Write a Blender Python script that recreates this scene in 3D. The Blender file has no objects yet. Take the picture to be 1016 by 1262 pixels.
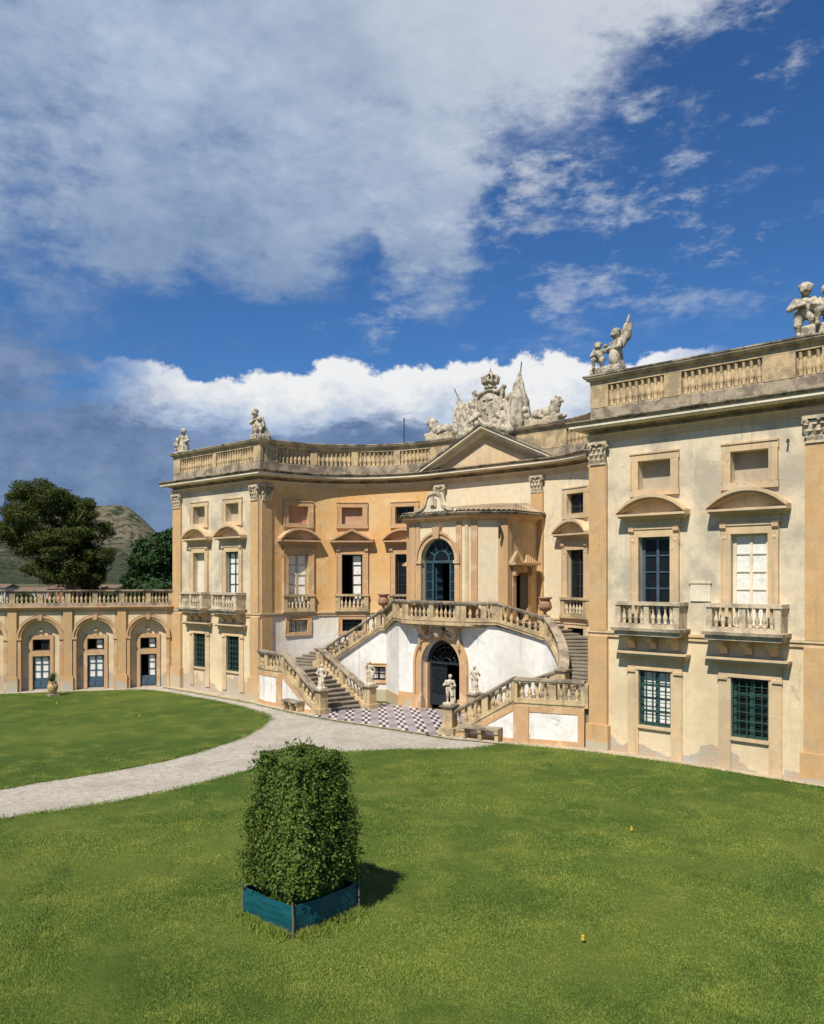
import bpy, math, random
import numpy as np
from mathutils import Vector, Matrix
R = math.radians
PI = math.pi
rng = np.random.default_rng(7)
random.seed(7)
scn = bpy.context.scene
COL = scn.collection

# ------------------------------------------------------------------ camera, sky, sun, exposure
cam_d = bpy.data.cameras.new('camera'); cam = bpy.data.objects.new('camera', cam_d); COL.objects.link(cam)
cam.location = (26.75, -28.0, 6.55)
cam.rotation_euler = (PI/2, 0, math.atan2(.6762, .7367))
cam_d.sensor_fit = 'HORIZONTAL'; cam_d.sensor_width = 36; cam_d.lens = 36*1017/1016
cam_d.shift_y = 80/1016
cam_d.clip_start = .2; cam_d.clip_end = 9000
scn.camera = cam
SUN_EL, SUN_AZ = R(53), R(14)          # azimuth turned from -Y towards +X
to_sun = Vector((math.sin(SUN_AZ)*math.cos(SUN_EL), -math.cos(SUN_AZ)*math.cos(SUN_EL), math.sin(SUN_EL)))
sl = bpy.data.lights.new('sun', 'SUN'); sl.energy = 5.0; sl.angle = R(.55); sl.color = (1, .955, .88)
so = bpy.data.objects.new('sun', sl); COL.objects.link(so)
so.rotation_euler = to_sun.to_track_quat('Z', 'Y').to_euler()
scn.view_settings.view_transform = 'Standard'; scn.view_settings.look = 'None'
scn.view_settings.exposure = 0.26; scn.view_settings.gamma = 1; scn.view_settings.use_curve_mapping = False
scn.cycles.max_bounces = 6; scn.cycles.use_denoising = True

class NT:
    """small helper to write node trees as expressions"""
    def __init__(s, tree): s.t = tree; s.n = tree.nodes; s.l = tree.links
    def put(s, sock, v):
        if v is None: return
        if hasattr(v, 'is_output'): s.l.new(v, sock)
        elif isinstance(v, (tuple, list)) and sock.type == 'RGBA': sock.default_value = tuple(v)+((1,) if len(v) == 3 else ())
        else: sock.default_value = v
    def m(s, op, a, b=None, c=None, clamp=False):
        n = s.n.new('ShaderNodeMath'); n.operation = op; n.use_clamp = clamp
        for i, v in enumerate((a, b, c)): s.put(n.inputs[i], v)
        return n.outputs[0]
    def v(s, op, a, b=None, scale=None):
        n = s.n.new('ShaderNodeVectorMath'); n.operation = op
        s.put(n.inputs[0], a)
        if b is not None: s.put(n.inputs[1], b)
        if scale is not None: s.put(n.inputs['Scale'], scale)
        return n.outputs['Value'] if op in ('DOT_PRODUCT', 'LENGTH') else n.outputs[0]
    def mix(s, f, a, b, bt='MIX'):
        n = s.n.new('ShaderNodeMix'); n.data_type = 'RGBA'; n.blend_type = bt
        s.put(n.inputs[0], f); s.put(n.inputs[6], a); s.put(n.inputs[7], b); return n.outputs[2]
    def noise(s, vec, scale, detail=4, rough=.55, out=0):
        n = s.n.new('ShaderNodeTexNoise'); s.put(n.inputs['Vector'], vec); n.inputs['Scale'].default_value = scale
        n.inputs['Detail'].default_value = detail; n.inputs['Roughness'].default_value = rough; return n.outputs[out]
    def ss(s, x, a, b, lo=0., hi=1.):
        n = s.n.new('ShaderNodeMapRange'); n.interpolation_type = 'SMOOTHSTEP'
        s.put(n.inputs[0], x); s.put(n.inputs[1], a); s.put(n.inputs[2], b); n.inputs[3].default_value = lo; n.inputs[4].default_value = hi
        return n.outputs[0]
    def lin(s, x, a, b, lo=0., hi=1.):
        n = s.n.new('ShaderNodeMapRange'); s.put(n.inputs[0], x); n.inputs[1].default_value = a; n.inputs[2].default_value = b
        n.inputs[3].default_value = lo; n.inputs[4].default_value = hi; return n.outputs[0]

def make_world():
    w = bpy.data.worlds.new('World'); scn.world = w; w.use_nodes = True
    t = NT(w.node_tree); t.n.clear()
    out = t.n.new('ShaderNodeOutputWorld'); bg = t.n.new('ShaderNodeBackground'); bg.inputs[1].default_value = .066
    t.l.new(bg.outputs[0], out.inputs[0])
    sky = t.n.new('ShaderNodeTexSky'); sky.sky_type = 'NISHITA'; sky.sun_disc = False
    sky.sun_elevation = SUN_EL; sky.sun_rotation = PI - SUN_AZ
    sky.air_density = 1.0; sky.dust_density = .25; sky.ozone_density = 3.0; sky.altitude = 50
    tc = t.n.new('ShaderNodeTexCoord'); D = t.v('NORMALIZE', tc.outputs['Generated'])
    sep = t.n.new('ShaderNodeSeparateXYZ'); t.l.new(D, sep.inputs[0])
    az = t.m('MULTIPLY', t.m('ARCTAN2', sep.outputs[0], sep.outputs[1]), 180/PI)     # compass degrees from +Y towards +X
    el = t.m('MULTIPLY', t.m('ARCSINE', sep.outputs[2]), 180/PI)
    # wind-drawn warp, stronger along the wind
    P = t.v('MULTIPLY', D, (1, 1, 1.7))
    warp = t.noise(P, 3.2, 6, .6, 1); ws = t.n.new('ShaderNodeSeparateColor'); t.l.new(warp, ws.inputs[0])
    wf = t.noise(P, 14, 5, .65, 1); wg = t.n.new('ShaderNodeSeparateColor'); t.l.new(wf, wg.inputs[0])
    azw = t.m('ADD', az, t.m('ADD', t.m('MULTIPLY', t.m('SUBTRACT', ws.outputs[0], .5), 26), t.m('MULTIPLY', t.m('SUBTRACT', wg.outputs[0], .5), 7)))
    elw = t.m('ADD', el, t.m('ADD', t.m('MULTIPLY', t.m('SUBTRACT', ws.outputs[1], .5), 15), t.m('MULTIPLY', t.m('SUBTRACT', wg.outputs[1], .5), 4.5)))
    def blob(a0, e0, ra, re, rot=0, lo=1.0, hi=.35, fine=True):
        da = t.m('SUBTRACT', azw if fine else az, a0); de = t.m('SUBTRACT', elw if fine else el, e0)
        c, s_ = math.cos(R(rot)), math.sin(R(rot))
        x = t.m('DIVIDE', t.m('ADD', t.m('MULTIPLY', da, c), t.m('MULTIPLY', de, s_)), ra)
        y = t.m('DIVIDE', t.m('SUBTRACT', t.m('MULTIPLY', de, c), t.m('MULTIPLY', da, s_)), re)
        r = t.m('SQRT', t.m('ADD', t.m('MULTIPLY', x, x), t.m('MULTIPLY', y, y)))
        return t.ss(r, lo, hi)
    def mx(*a):
        r = a[0]
        for b in a[1:]: r = t.m('MAXIMUM', r, b)
        return r
    fb = t.noise(P, 6, 10, .66); fb2 = t.noise(t.v('ADD', P, (3, 1, 2)), 2.6, 8, .62); fb3 = t.noise(P, 26, 7, .65)
    H_ = t.v('MULTIPLY', D, (1, 1, 2.8)); fw = t.noise(H_, 9, 9, .66)
    c_ = lambda x, k: t.m('MULTIPLY', t.m('SUBTRACT', x, .5), k)
    blue = t.mix(1, sky.outputs[0], (.47, .84, 1.26), 'MULTIPLY')
    # high veil of grey-blue cloud, broken at its sunny edge
    veil = mx(blob(-74, 37, 32, 21, 6, 1.2, .3), blob(-44, 33, 19, 13, 14, 1.2, .3), blob(-55, 25.5, 19, 8, 0, 1.15, .3), blob(-24, 38.5, 20, 7, 16, 1.2, .3), blob(-40, 23, 7, 6, 0, 1.2, .2))
    veil = t.ss(t.m('ADD', veil, t.m('ADD', c_(fb, 1.15), t.m('ADD', c_(fw, 1.1), c_(fb3, .35)))), .08, .86)
    wz = mx(blob(-32, 26, 13, 10, 12, 1.3, .2), blob(-17, 30, 9, 6, 10, 1.3, .2), blob(-25, 20.5, 10, 5, 8, 1.3, .2), blob(-40, 17.5, 14, 3, 4, 1.2, .2))
    wisp = t.m('MULTIPLY', t.ss(t.m('ADD', fw, c_(fb3, .35)), .50, .74), wz)
    vcol = t.mix(t.lin(t.m('ADD', fb2, t.m('ADD', c_(fb3, .4), c_(fw, .5))), .30, .68), (2.7, 3.9, 6.1), (6.0, 7.2, 9.0))
    vcol = t.mix(t.m('MULTIPLY', t.ss(t.m('ADD', az, t.m('MULTIPLY', el, 1.2)), -25, 18), .85), vcol, (8.6, 9.0, 9.7))
    vcol = t.mix(t.m('MULTIPLY', t.ss(el, 27, 16), t.lin(fb, .3, .7, .35, .8)), vcol, (2.4, 3.6, 5.8))
    col = t.mix(t.m('MULTIPLY', veil, .94), blue, vcol)
    col = t.mix(t.m('MULTIPLY', wisp, .75), col, (7.6, 8.2, 9.0))
    # far grey-blue bank low over the hills
    el_w = t.m('ADD', el, t.m('ADD', c_(fb, 6), c_(fw, 5)))
    bank = t.m('MULTIPLY', t.ss(el_w, 12.6, 9.6), t.ss(az, -6, -40))
    bank2 = t.m('MULTIPLY', blob(-73, 12.5, 17, 6.5, 0, 1.15, .3), t.ss(t.m('ADD', fb, c_(fw, .8)), .40, .62))
    bcol = t.mix(t.lin(t.m('ADD', fb, c_(fb3, .3)), .33, .72), (1.0, 1.8, 3.5), (3.2, 4.3, 6.4))
    col = t.mix(t.m('MULTIPLY', t.m('MAXIMUM', bank, bank2), .93), col, bcol)
    # row of sunlit cumulus
    cb = t.noise(t.v('MULTIPLY', D, (1, 1, 1.3)), 10, 10, .63)
    elc = t.m('ADD', el, c_(cb, 5.5))
    azc = t.m('ADD', az, t.m('ADD', c_(ws.outputs[0], 10), c_(fb, 8)))
    top = t.m('ADD', t.m('ADD', 14.2, c_(t.noise(D, 5, 2), 4)), t.ss(az, -45, -24, 0, 1.2))
    cum = t.m('MULTIPLY', t.ss(elc, top, t.m('SUBTRACT', top, .45)), t.ss(t.m('ADD', el, t.m('ADD', c_(fw, 5), c_(fb, 3))), 9.6, 11.0))
    cum = t.m('MULTIPLY', cum, t.m('MULTIPLY', t.ss(azc, -64.5, -58), t.ss(azc, -22.5, -26.5)))
    ccol = t.mix(t.ss(t.m('ADD', elc, t.m('ADD', c_(fb3, 5), c_(fw, 4))), 9.8, 13.4), (5.6, 6.8, 8.8), (10.9, 11.0, 11.1))
    col = t.mix(cum, col, ccol)
    t.l.new(col, bg.inputs[0])
make_world()

# ------------------------------------------------------------------ mesh helpers
def gz(x):
    t = min(1, max(0, (6-x)/15)); return -.31*t*t*(3-2*t)

class MB:
    def __init__(s): s.v = []; s.f = []; s.mi = []
    def face(s, pts, mi=0):
        i = len(s.v); s.v += [tuple(p) for p in pts]; s.f.append(tuple(range(i, i+len(pts)))); s.mi.append(mi)
    def add(s, vs, fs, mi=0):
        i = len(s.v); s.v += [tuple(p) for p in vs]; s.f += [tuple(i+k for k in f) for f in fs]; s.mi += [mi]*len(fs)
    def box(s, x0, x1, y0, y1, z0, z1, mi=0):
        v = [(x, y, z) for z in (z0, z1) for y in (y0, y1) for x in (x0, x1)]
        s.add(v, [(0, 2, 3, 1), (4, 5, 7, 6), (0, 1, 5, 4), (2, 6, 7, 3), (0, 4, 6, 2), (1, 3, 7, 5)], mi)
    def prism(s, poly, z0, z1, mi=0):
        n = len(poly); g = (lambda p, z: (p[0], p[1], z(p[0]) if callable(z) else z))
        vs = [g(p, z0) for p in poly]+[g(p, z1) for p in poly]
        s.add(vs, [tuple(range(n))[::-1], tuple(range(n, 2*n))]+[(i, (i+1) % n, n+(i+1) % n, n+i) for i in range(n)], mi)
    # --- box, slab and profile in wall coordinates (s along, d outward, z up)
    def mbox(s, M, s0, s1, d0, d1, z0, z1, mi=0):
        n = max(1, int(abs(s1-s0)/.35)) if getattr(M, 'curved', False) else 1
        ss = [s0+(s1-s0)*i/n for i in range(n+1)]
        ring = lambda a: [M(a, d0, z0), M(a, d1, z0), M(a, d1, z1), M(a, d0, z1)]
        vs = [p for a in ss for p in ring(a)]; fs = [(0, 1, 2, 3), tuple(n*4+k for k in (3, 2, 1, 0))]
        for i in range(n):
            for k in range(4):
                a, b = i*4+k, i*4+(k+1) % 4; fs.append((a, a+4, b+4, b))
        s.add(vs, fs, mi)
    def slab(s, M, poly, d0, d1, mi=0):     # poly in (s,z), extruded in d
        n = len(poly)
        vs = [M(a, d0, z) for a, z in poly]+[M(a, d1, z) for a, z in poly]
        s.add(vs, [tuple(range(n)), tuple(range(2*n-1, n-1, -1))]+[(i, n+i, n+(i+1) % n, (i+1) % n) for i in range(n)], mi)
    def band(s, M, lo, hi, d0, d1, mi=0):   # strip between two (s,z) polylines of equal length, with thickness
        for i in range(len(lo)-1): s.slab(M, [lo[i], lo[i+1], hi[i+1], hi[i]], d0, d1, mi)
    def lathe(s, prof, c=(0, 0, 0), n=10, mi=0):
        vs = []; fs = []
        for r, z in prof:
            for k in range(n): a = 2*PI*k/n; vs.append((c[0]+r*math.cos(a), c[1]+r*math.sin(a), c[2]+z))
        for i in range(len(prof)-1):
            for k in range(n): fs.append((i*n+k, i*n+(k+1) % n, (i+1)*n+(k+1) % n, (i+1)*n+k))
        fs.append(tuple(range(n))[::-1]); fs.append(tuple((len(prof)-1)*n+k for k in range(n)))
        s.add(vs, fs, mi)
    def tube(s, pts, rad, n=6, mi=0):
        vs = []; fs = []
        for i, p in enumerate(pts):
            p = Vector(p); a = Vector(pts[max(0, i-1)]); b = Vector(pts[min(len(pts)-1, i+1)]); t = (b-a).normalized()
            u = t.cross(Vector((0, 0, 1)) if abs(t.z) < .9 else Vector((1, 0, 0))).normalized(); w = t.cross(u)
            r = rad[i] if isinstance(rad, (list, tuple)) else rad
            for k in range(n): q = 2*PI*k/n; vs.append(tuple(p+u*r*math.cos(q)+w*r*math.sin(q)))
        for i in range(len(pts)-1):
            for k in range(n): fs.append((i*n+k, i*n+(k+1) % n, (i+1)*n+(k+1) % n, (i+1)*n+k))
        fs.append(tuple(range(n))[::-1]); fs.append(tuple((len(pts)-1)*n+k for k in range(n)))
        s.add(vs, fs, mi)
    def sweep(s, path, prof, mi=0, closed=False):
        """profile [(d, z)] closed loop swept along plan polyline; d to the right of travel, z absolute or per-point callable"""
        n = len(path); rings = []
        for i in range(n):
            p = Vector(path[i][:2]); a = Vector(path[i-1][:2]) if i > 0 else None; b = Vector(path[i+1][:2]) if i < n-1 else None
            t1 = (p-a).normalized() if a is not None else None; t2 = (b-p).normalized() if b is not None else None
            if t1 is None: t1 = t2
            if t2 is None: t2 = t1
            n1 = Vector((t1.y, -t1.x)); n2 = Vector((t2.y, -t2.x)); nn = (n1+n2)
            nn = nn/max(.35, nn.dot(n1)) if nn.length > .01 else n1
            zo = path[i][2] if len(path[i]) > 2 else 0
            rings.append([(p.x+nn.x*d, p.y+nn.y*d, z+zo) for d, z in prof])
        m = len(prof); vs = [q for r in rings for q in r]; fs = []
        for i in range(n-1):
            for k in range(m): fs.append((i*m+k, i*m+(k+1) % m, (i+1)*m+(k+1) % m, (i+1)*m+k))
        fs.append(tuple(range(m))); fs.append(tuple((n-1)*m+k for k in range(m-1, -1, -1)))
        s.add(vs, fs, mi)
    def vwall(s, path, w0, w1, zlo, zhi, mi=0):  # wall along path (x,y) with per-point bottom/top lists, offsets w0..w1
        n = len(path); P0 = offset(path, w0); P1 = offset(path, w1); vs = []; fs = []
        for i in range(n): vs += [(*P0[i], zlo[i]), (*P1[i], zlo[i]), (*P1[i], zhi[i]), (*P0[i], zhi[i])]
        for i in range(n-1):
            for k in range(4): fs.append((i*4+k, i*4+(k+1) % 4, i*4+4+(k+1) % 4, i*4+4+k))
        fs += [(0, 1, 2, 3), tuple((n-1)*4+k for k in (3, 2, 1, 0))]
        s.add(vs, fs, mi)
    def mesh(s, name, mats, smooth=False):
        me = bpy.data.meshes.new(name); me.from_pydata(s.v, [], s.f)
        mats = mats if isinstance(mats, (list, tuple)) else [mats]
        for m in mats: me.materials.append(MAT[m])
        if len(mats) > 1: me.polygons.foreach_set('material_index', s.mi)
        if smooth: me.polygons.foreach_set('use_smooth', [True]*len(me.polygons))
        me.update(); return me
    def build(s, name, mats, parent=None, smooth=False):
        return link(name, s.mesh(name, mats, smooth), parent)

def offset(path, w):
    out = []; n = len(path)
    for i in range(n):
        p = Vector(path[i][:2]); a = Vector(path[i-1][:2]) if i > 0 else None; b = Vector(path[i+1][:2]) if i < n-1 else None
        t1 = (p-a).normalized() if a is not None else None; t2 = (b-p).normalized() if b is not None else None
        if t1 is None: t1 = t2
        if t2 is None: t2 = t1
        n1 = Vector((t1.y, -t1.x)); n2 = Vector((t2.y, -t2.x)); nn = n1+n2; nn = nn/max(.35, nn.dot(n1))
        out.append((p.x+nn.x*w, p.y+nn.y*w))
    return out

def link(name, me, parent=None, loc=None, rz=0, sc=None):
    o = bpy.data.objects.new(name, me); COL.objects.link(o)
    if loc is not None: o.location = loc
    if rz: o.rotation_euler[2] = rz
    if sc is not None: o.scale = sc
    if parent is not None: adopt(o, parent)
    return o
def adopt(o, parent):
    o.parent = parent
    o.matrix_parent_inverse = Matrix.LocRotScale(parent.location, parent.rotation_euler, parent.scale).inverted()
def thing(name, label, cat, loc=(0, 0, 0), group=None):
    o = bpy.data.objects.new(name, None); COL.objects.link(o); o.location = loc; o.empty_display_size = .3
    return tag(o, label, cat, group)
def tag(o, label, cat, group=None):
    o['label'] = label; o['category'] = cat
    if group: o['group'] = group
    return o
def struct(o, kind='structure', label=None, cat=None):
    o['kind'] = kind
    if label: o['label'] = label
    if cat: o['category'] = cat
    return o

def seg(p, q):
    L = math.hypot(q[0]-p[0], q[1]-p[1]); dx, dy = (q[0]-p[0])/L, (q[1]-p[1])/L
    def M(s, d, z): return (p[0]+dx*s+dy*d, p[1]+dy*s-dx*d, z)
    M.L = L; M.curved = False; M.rz = math.atan2(dy, dx); return M
def arc(side, rad):   # concave quarter circle seen from the court, s runs left to right as seen
    def M(s, d, z):
        ph = (PI/2-s/rad) if side < 0 else s/rad
        return (side*(3.56+(rad-d)*math.sin(ph)), .29+(rad-d)*math.cos(ph), z)
    M.L = rad*PI/2; M.curved = True; return M

def wall(mb, M, s0, s1, z0, z1, ops=(), step=.5, depth=.3, mi=0, mr=None):
    """wall sheet with real openings. op = dict(s, w, z0, z1, arch=bool, depth); z1 may be callable of s"""
    mr = mi if mr is None else mr
    zt = z1 if callable(z1) else (lambda s: z1)
    cuts = {round(s0, 4), round(s1, 4)}
    n = max(1, int((s1-s0)/step)) if (M.curved or callable(z1)) else 1
    for i in range(n+1): cuts.add(round(s0+(s1-s0)*i/n, 4))
    def top(o, s):
        if o.get('arch'):
            h = o['w']/2; x = min(h, abs(s-o['s'])); return o['z1']-h+math.sqrt(max(0, h*h-x*x))
        return o['z1']
    for o in ops:
        a, b = o['s']-o['w']/2, o['s']+o['w']/2; cuts |= {round(a, 4), round(b, 4)}
        if o.get('arch'):
            for i in range(1, 16): cuts.add(round(o['s']-o['w']/2*math.cos(PI*i/16), 4))
    cs = sorted(cuts); cs = [c for i, c in enumerate(cs) if i == 0 or c-cs[i-1] > .0005]
    for a, b in zip(cs[:-1], cs[1:]):
        mid = (a+b)/2; here = sorted([o for o in ops if abs(mid-o['s']) < o['w']/2], key=lambda o: o['z0'])
        la, lb = z0, z0
        for o in here:
            mb.face([M(a, 0, la), M(b, 0, lb), M(b, 0, o['z0']), M(a, 0, o['z0'])], mi)
            la, lb = top(o, a), top(o, b); dp = -o.get('depth', depth)
            mb.face([M(a, 0, la), M(b, 0, lb), M(b, dp, lb), M(a, dp, la)], mr)
            mb.face([M(a, 0, o['z0']), M(a, dp, o['z0']), M(b, dp, o['z0']), M(b, 0, o['z0'])], mr)
        mb.face([M(a, 0, la), M(b, 0, lb), M(b, 0, zt(b)), M(a, 0, zt(a))], mi)
    for o in ops:
        dp = -o.get('depth', depth)
        for s in (o['s']-o['w']/2, o['s']+o['w']/2):
            zz = o['z1']-(o['w']/2 if o.get('arch') else 0)
            mb.face([M(s, 0, o['z0']), M(s, 0, zz), M(s, dp, zz), M(s, dp, o['z0'])], mr)

# ------------------------------------------------------------------ materials
MAT = {}
def mat(name, fn, rough=.85, spec=.3):
    m = bpy.data.materials.new(name); m.use_nodes = True; t = NT(m.node_tree)
    b = t.n['Principled BSDF']; b.inputs['Roughness'].default_value = rough; b.inputs['Specular IOR Level'].default_value = spec
    geo = t.n.new('ShaderNodeNewGeometry'); c, bump, dist = fn(t, geo.outputs['Position'], b)
    t.put(b.inputs['Base Color'], c)
    if bump is not None:
        bn = t.n.new('ShaderNodeBump'); bn.inputs['Strength'].default_value = 1; bn.inputs['Distance'].default_value = dist
        t.l.new(bump, bn.inputs['Height']); t.l.new(bn.outputs[0], b.inputs['Normal'])
    MAT[name] = m; return m
def plaster(name, c, stain=(.42, .36, .27), stain_amt=.5, patch=None, patch_amt=.0, var=.12, streak=.35, low=None, dist=.012):
    def fn(t, P, b):
        n1 = t.noise(P, .55, 6, .62); n2 = t.noise(P, 3.5, 6, .65); n3 = t.noise(P, 28, 4, .6)
        st = t.noise(t.v('MULTIPLY', P, (4.5, 4.5, .35)), 1.0, 5, .6)
        col = t.mix(t.lin(n2, .3, .72, 0, 1), tuple(x*(1-var) for x in c), tuple(min(.86, x*(1+var*.7)) for x in c))
        col = t.mix(t.m('MULTIPLY', t.ss(n1, .43, .62), stain_amt), col, stain)
        col = t.mix(t.m('MULTIPLY', t.ss(st, .54, .74), streak), col, tuple(x*.62 for x in c))
        run = t.noise(t.v('MULTIPLY', P, (9, 9, .16)), 1.0, 4, .6)
        col = t.mix(t.m('MULTIPLY', t.m('MULTIPLY', t.ss(run, .56, .70), t.ss(t.noise(P, .5, 3), .42, .58)), streak*1.1), col, (.30, .26, .20))
        if patch: col = t.mix(t.m('MULTIPLY', t.ss(t.noise(P, .9, 8, .6), .56, .60), patch_amt), col, patch)
        vo = t.n.new('ShaderNodeTexVoronoi'); vo.feature = 'DISTANCE_TO_EDGE'; vo.inputs['Scale'].default_value = .55
        t.put(vo.inputs['Vector'], t.v('ADD', P, t.v('SCALE', t.noise(P, 1.3, 6, .7, 1), None, .9)))
        col = t.mix(t.m('MULTIPLY', t.m('MULTIPLY', t.ss(vo.outputs[0], .011, .002), t.ss(t.noise(P, .35, 2), .55, .62)), .5), col, (.20, .15, .10))
        if low:   # damp, peeled foot of the wall
            sp = t.n.new('ShaderNodeSeparateXYZ'); t.l.new(P, sp.inputs[0])
            big = t.m('SUBTRACT', t.noise(P, .38, 3, .5), .5); fine = t.m('SUBTRACT', t.noise(P, 1.9, 8, .65), .5)
            k = t.ss(t.m('SUBTRACT', sp.outputs[2], t.m('ADD', t.m('MULTIPLY', big, low[1]*5), t.m('MULTIPLY', fine, low[1]*1.2))), low[2]+.03, low[2]-.03)
            bt = t.n.new('ShaderNodeTexBrick'); bt.inputs['Scale'].default_value = 1; bt.inputs['Brick Width'].default_value = .30; bt.inputs['Row Height'].default_value = .13; bt.inputs['Mortar Size'].default_value = .018
            cx = t.n.new('ShaderNodeCombineXYZ'); t.l.new(t.m('ADD', sp.outputs[0], sp.outputs[1]), cx.inputs[0]); t.l.new(sp.outputs[2], cx.inputs[1]); t.l.new(cx.outputs[0], bt.inputs['Vector'])
            bt.inputs['Color1'].default_value = (*low[0], 1); bt.inputs['Color2'].default_value = (low[0][0]*.85, low[0][1]*1.1, low[0][2]*1.2, 1); bt.inputs['Mortar'].default_value = (.44, .38, .29, 1)
            br = t.mix(t.ss(t.noise(P, 1.3, 6), .47, .55), bt.outputs[0], (.43, .385, .31))
            col = t.mix(k, col, br)
        col = t.mix(t.m('MULTIPLY', t.ss(n3, .58, .75), .25), col, tuple(x*.75 for x in c))
        return col, t.m('ADD', n2, t.m('MULTIPLY', n3, .35)), dist
    return mat(name, fn)
plaster('cream_upper', (.66, .55, .375), stain=(.40, .345, .25), stain_amt=.9, patch=(.54, .43, .27), patch_amt=.35, streak=.5)
plaster('cream_lower', (.70, .56, .345), stain=(.56, .42, .25), stain_amt=.6, patch=(.70, .56, .34), patch_amt=.3, streak=.35, low=((.48, .32, .19), 1.0, .56))
plaster('orange_wall', (.63, .365, .135), stain=(.64, .43, .21), stain_amt=.6, patch=(.72, .52, .27), patch_amt=.35, streak=.18)
plaster('ochre', (.57, .35, .155), stain=(.46, .31, .165), stain_amt=.65, patch=(.58, .42, .23), patch_amt=.35, streak=.45, low=((.50, .36, .20), .85, .36))
plaster('trim', (.55, .33, .16), stain=(.44, .29, .17), stain_amt=.55, patch=(.68, .53, .34), patch_amt=.45, streak=.4, dist=.008)
plaster('trim_pale', (.63, .45, .25), stain=(.42, .32, .20), stain_amt=.65, patch=(.60, .49, .33), patch_amt=.4, streak=.5, dist=.008)
plaster('trim_white', (.76, .66, .47), stain=(.42, .36, .26), stain_amt=.5, streak=.4, dist=.008)
plaster('white_wall', (.77, .735, .66), stain=(.60, .565, .49), stain_amt=.6, patch=(.60, .55, .46), patch_amt=.5, streak=.5, low=((.64, .38, .18), .6, -.45))
plaster('white_high', (.76, .72, .63), stain=(.66, .56, .40), stain_amt=.6, patch=(.72, .58, .36), patch_amt=.5, streak=.15)
plaster('bay_wall', (.68, .575, .39), stain=(.68, .52, .30), stain_amt=.5, streak=.2)
plaster('infill_tan', (.46, .375, .26), stain=(.34, .27, .18), stain_amt=.6, streak=.3)
plaster('brick_infill', (.42, .20, .10), stain=(.52, .38, .25), stain_amt=.6, streak=.2)
plaster('shutter', (.70, .62, .46), stain=(.55, .44, .28), stain_amt=.4, streak=.3)
def stone(name, c, dark, amt=.7, dist=.02, sc=1.0):
    def fn(t, P, b):
        n1 = t.noise(P, 1.5*sc, 8, .65); n2 = t.noise(P, 9*sc, 6, .65); n3 = t.noise(P, 40, 3)
        col = t.mix(t.lin(n2, .3, .7), tuple(x*.8 for x in c), tuple(min(.85, x*1.12) for x in c))
        col = t.mix(t.m('MULTIPLY', t.ss(n1, .44, .60), amt), col, dark)
        col = t.mix(t.m('MULTIPLY', t.ss(t.noise(t.v('MULTIPLY', P, (5, 5, .8)), 1.0, 6, .65), .52, .66), amt*.55), col, tuple(x*.75 for x in dark))
        col = t.mix(t.m('MULTIPLY', t.ss(n2, .57, .68), amt*.6), col, tuple(x*.6 for x in dark))
        return col, t.m('ADD', n2, t.m('MULTIPLY', n3, .4)), dist
    return mat(name, fn)
stone('stone', (.56, .41, .22), (.28, .215, .13), .85)
stone('stone_pale', (.62, .50, .33), (.30, .245, .165), .8)
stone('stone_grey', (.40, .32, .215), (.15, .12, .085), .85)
stone('coping', (.34, .27, .175), (.062, .052, .040), .95)
stone('statue', (.56, .48, .35), (.20, .165, .115), .85, .03, 2.6)
stone('marble', (.62, .53, .39), (.36, .29, .19), .65, .01, 4)
stone('step_stone', (.27, .225, .165), (.15, .125, .095), .6)
stone('kerb_stone', (.50, .40, .27), (.30, .25, .18), .6)
stone('terracotta', (.40, .21, .115), (.24, .15, .10), .6, .01, 3)
stone('jar_clay', (.55, .35, .15), (.28, .20, .12), .6, .01, 3)
stone('roof_tile', (.46, .33, .20), (.20, .165, .12), .75)
def flatm(name, c, rough=.6, spec=.4, var=.2, metal=0):
    def fn(t, P, b):
        b.inputs['Metallic'].default_value = metal
        n = t.noise(P, 6, 4); return t.mix(t.lin(n, .3, .7), tuple(x*(1-var) for x in c), tuple(x*(1+var) for x in c)), n, .002
    return mat(name, fn, rough, spec)
flatm('frame_teal', (.035, .075, .085), .5)
flatm('frame_blue', (.055, .095, .125), .5)
flatm('frame_ochre', (.46, .38, .19), .6)
flatm('frame_dark', (.03, .03, .028), .5)
flatm('grille_green', (.028, .07, .055), .5)
flatm('iron', (.016, .022, .026), .45)
flatm('pipe', (.045, .035, .028), .5)
flatm('room_painted_dark', (.012, .011, .010), .9, .1)  # near-black colour stands in for the gloom of an unlit interior
flatm('curtain', (.74, .70, .60), .5, .2, .16)
flatm('glass_dark', (.010, .013, .015), .15, .22, .3)
flatm('glass_blue', (.010, .018, .032), .1, .4, .3)
flatm('bark', (.17, .125, .09), .9)
flatm('soil', (.09, .06, .035), .95)
flatm('stake', (.16, .135, .10), .9)
flatm('flag_yellow', (.62, .42, .03), .6)
flatm('house_white', (.50, .47, .42), .9)
flatm('house_red', (.30, .14, .09), .9)
flatm('far_roof', (.17, .105, .07), .9)
def teal_sheet(t, P, b):
    n = t.noise(t.v('MULTIPLY', P, (1, 1, 9)), 2.2, 5, .6); return t.mix(t.lin(n, .35, .68), (.003, .060, .072), (.008, .095, .105)), n, .012
mat('teal_sheet', teal_sheet, .42, .4)
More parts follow.
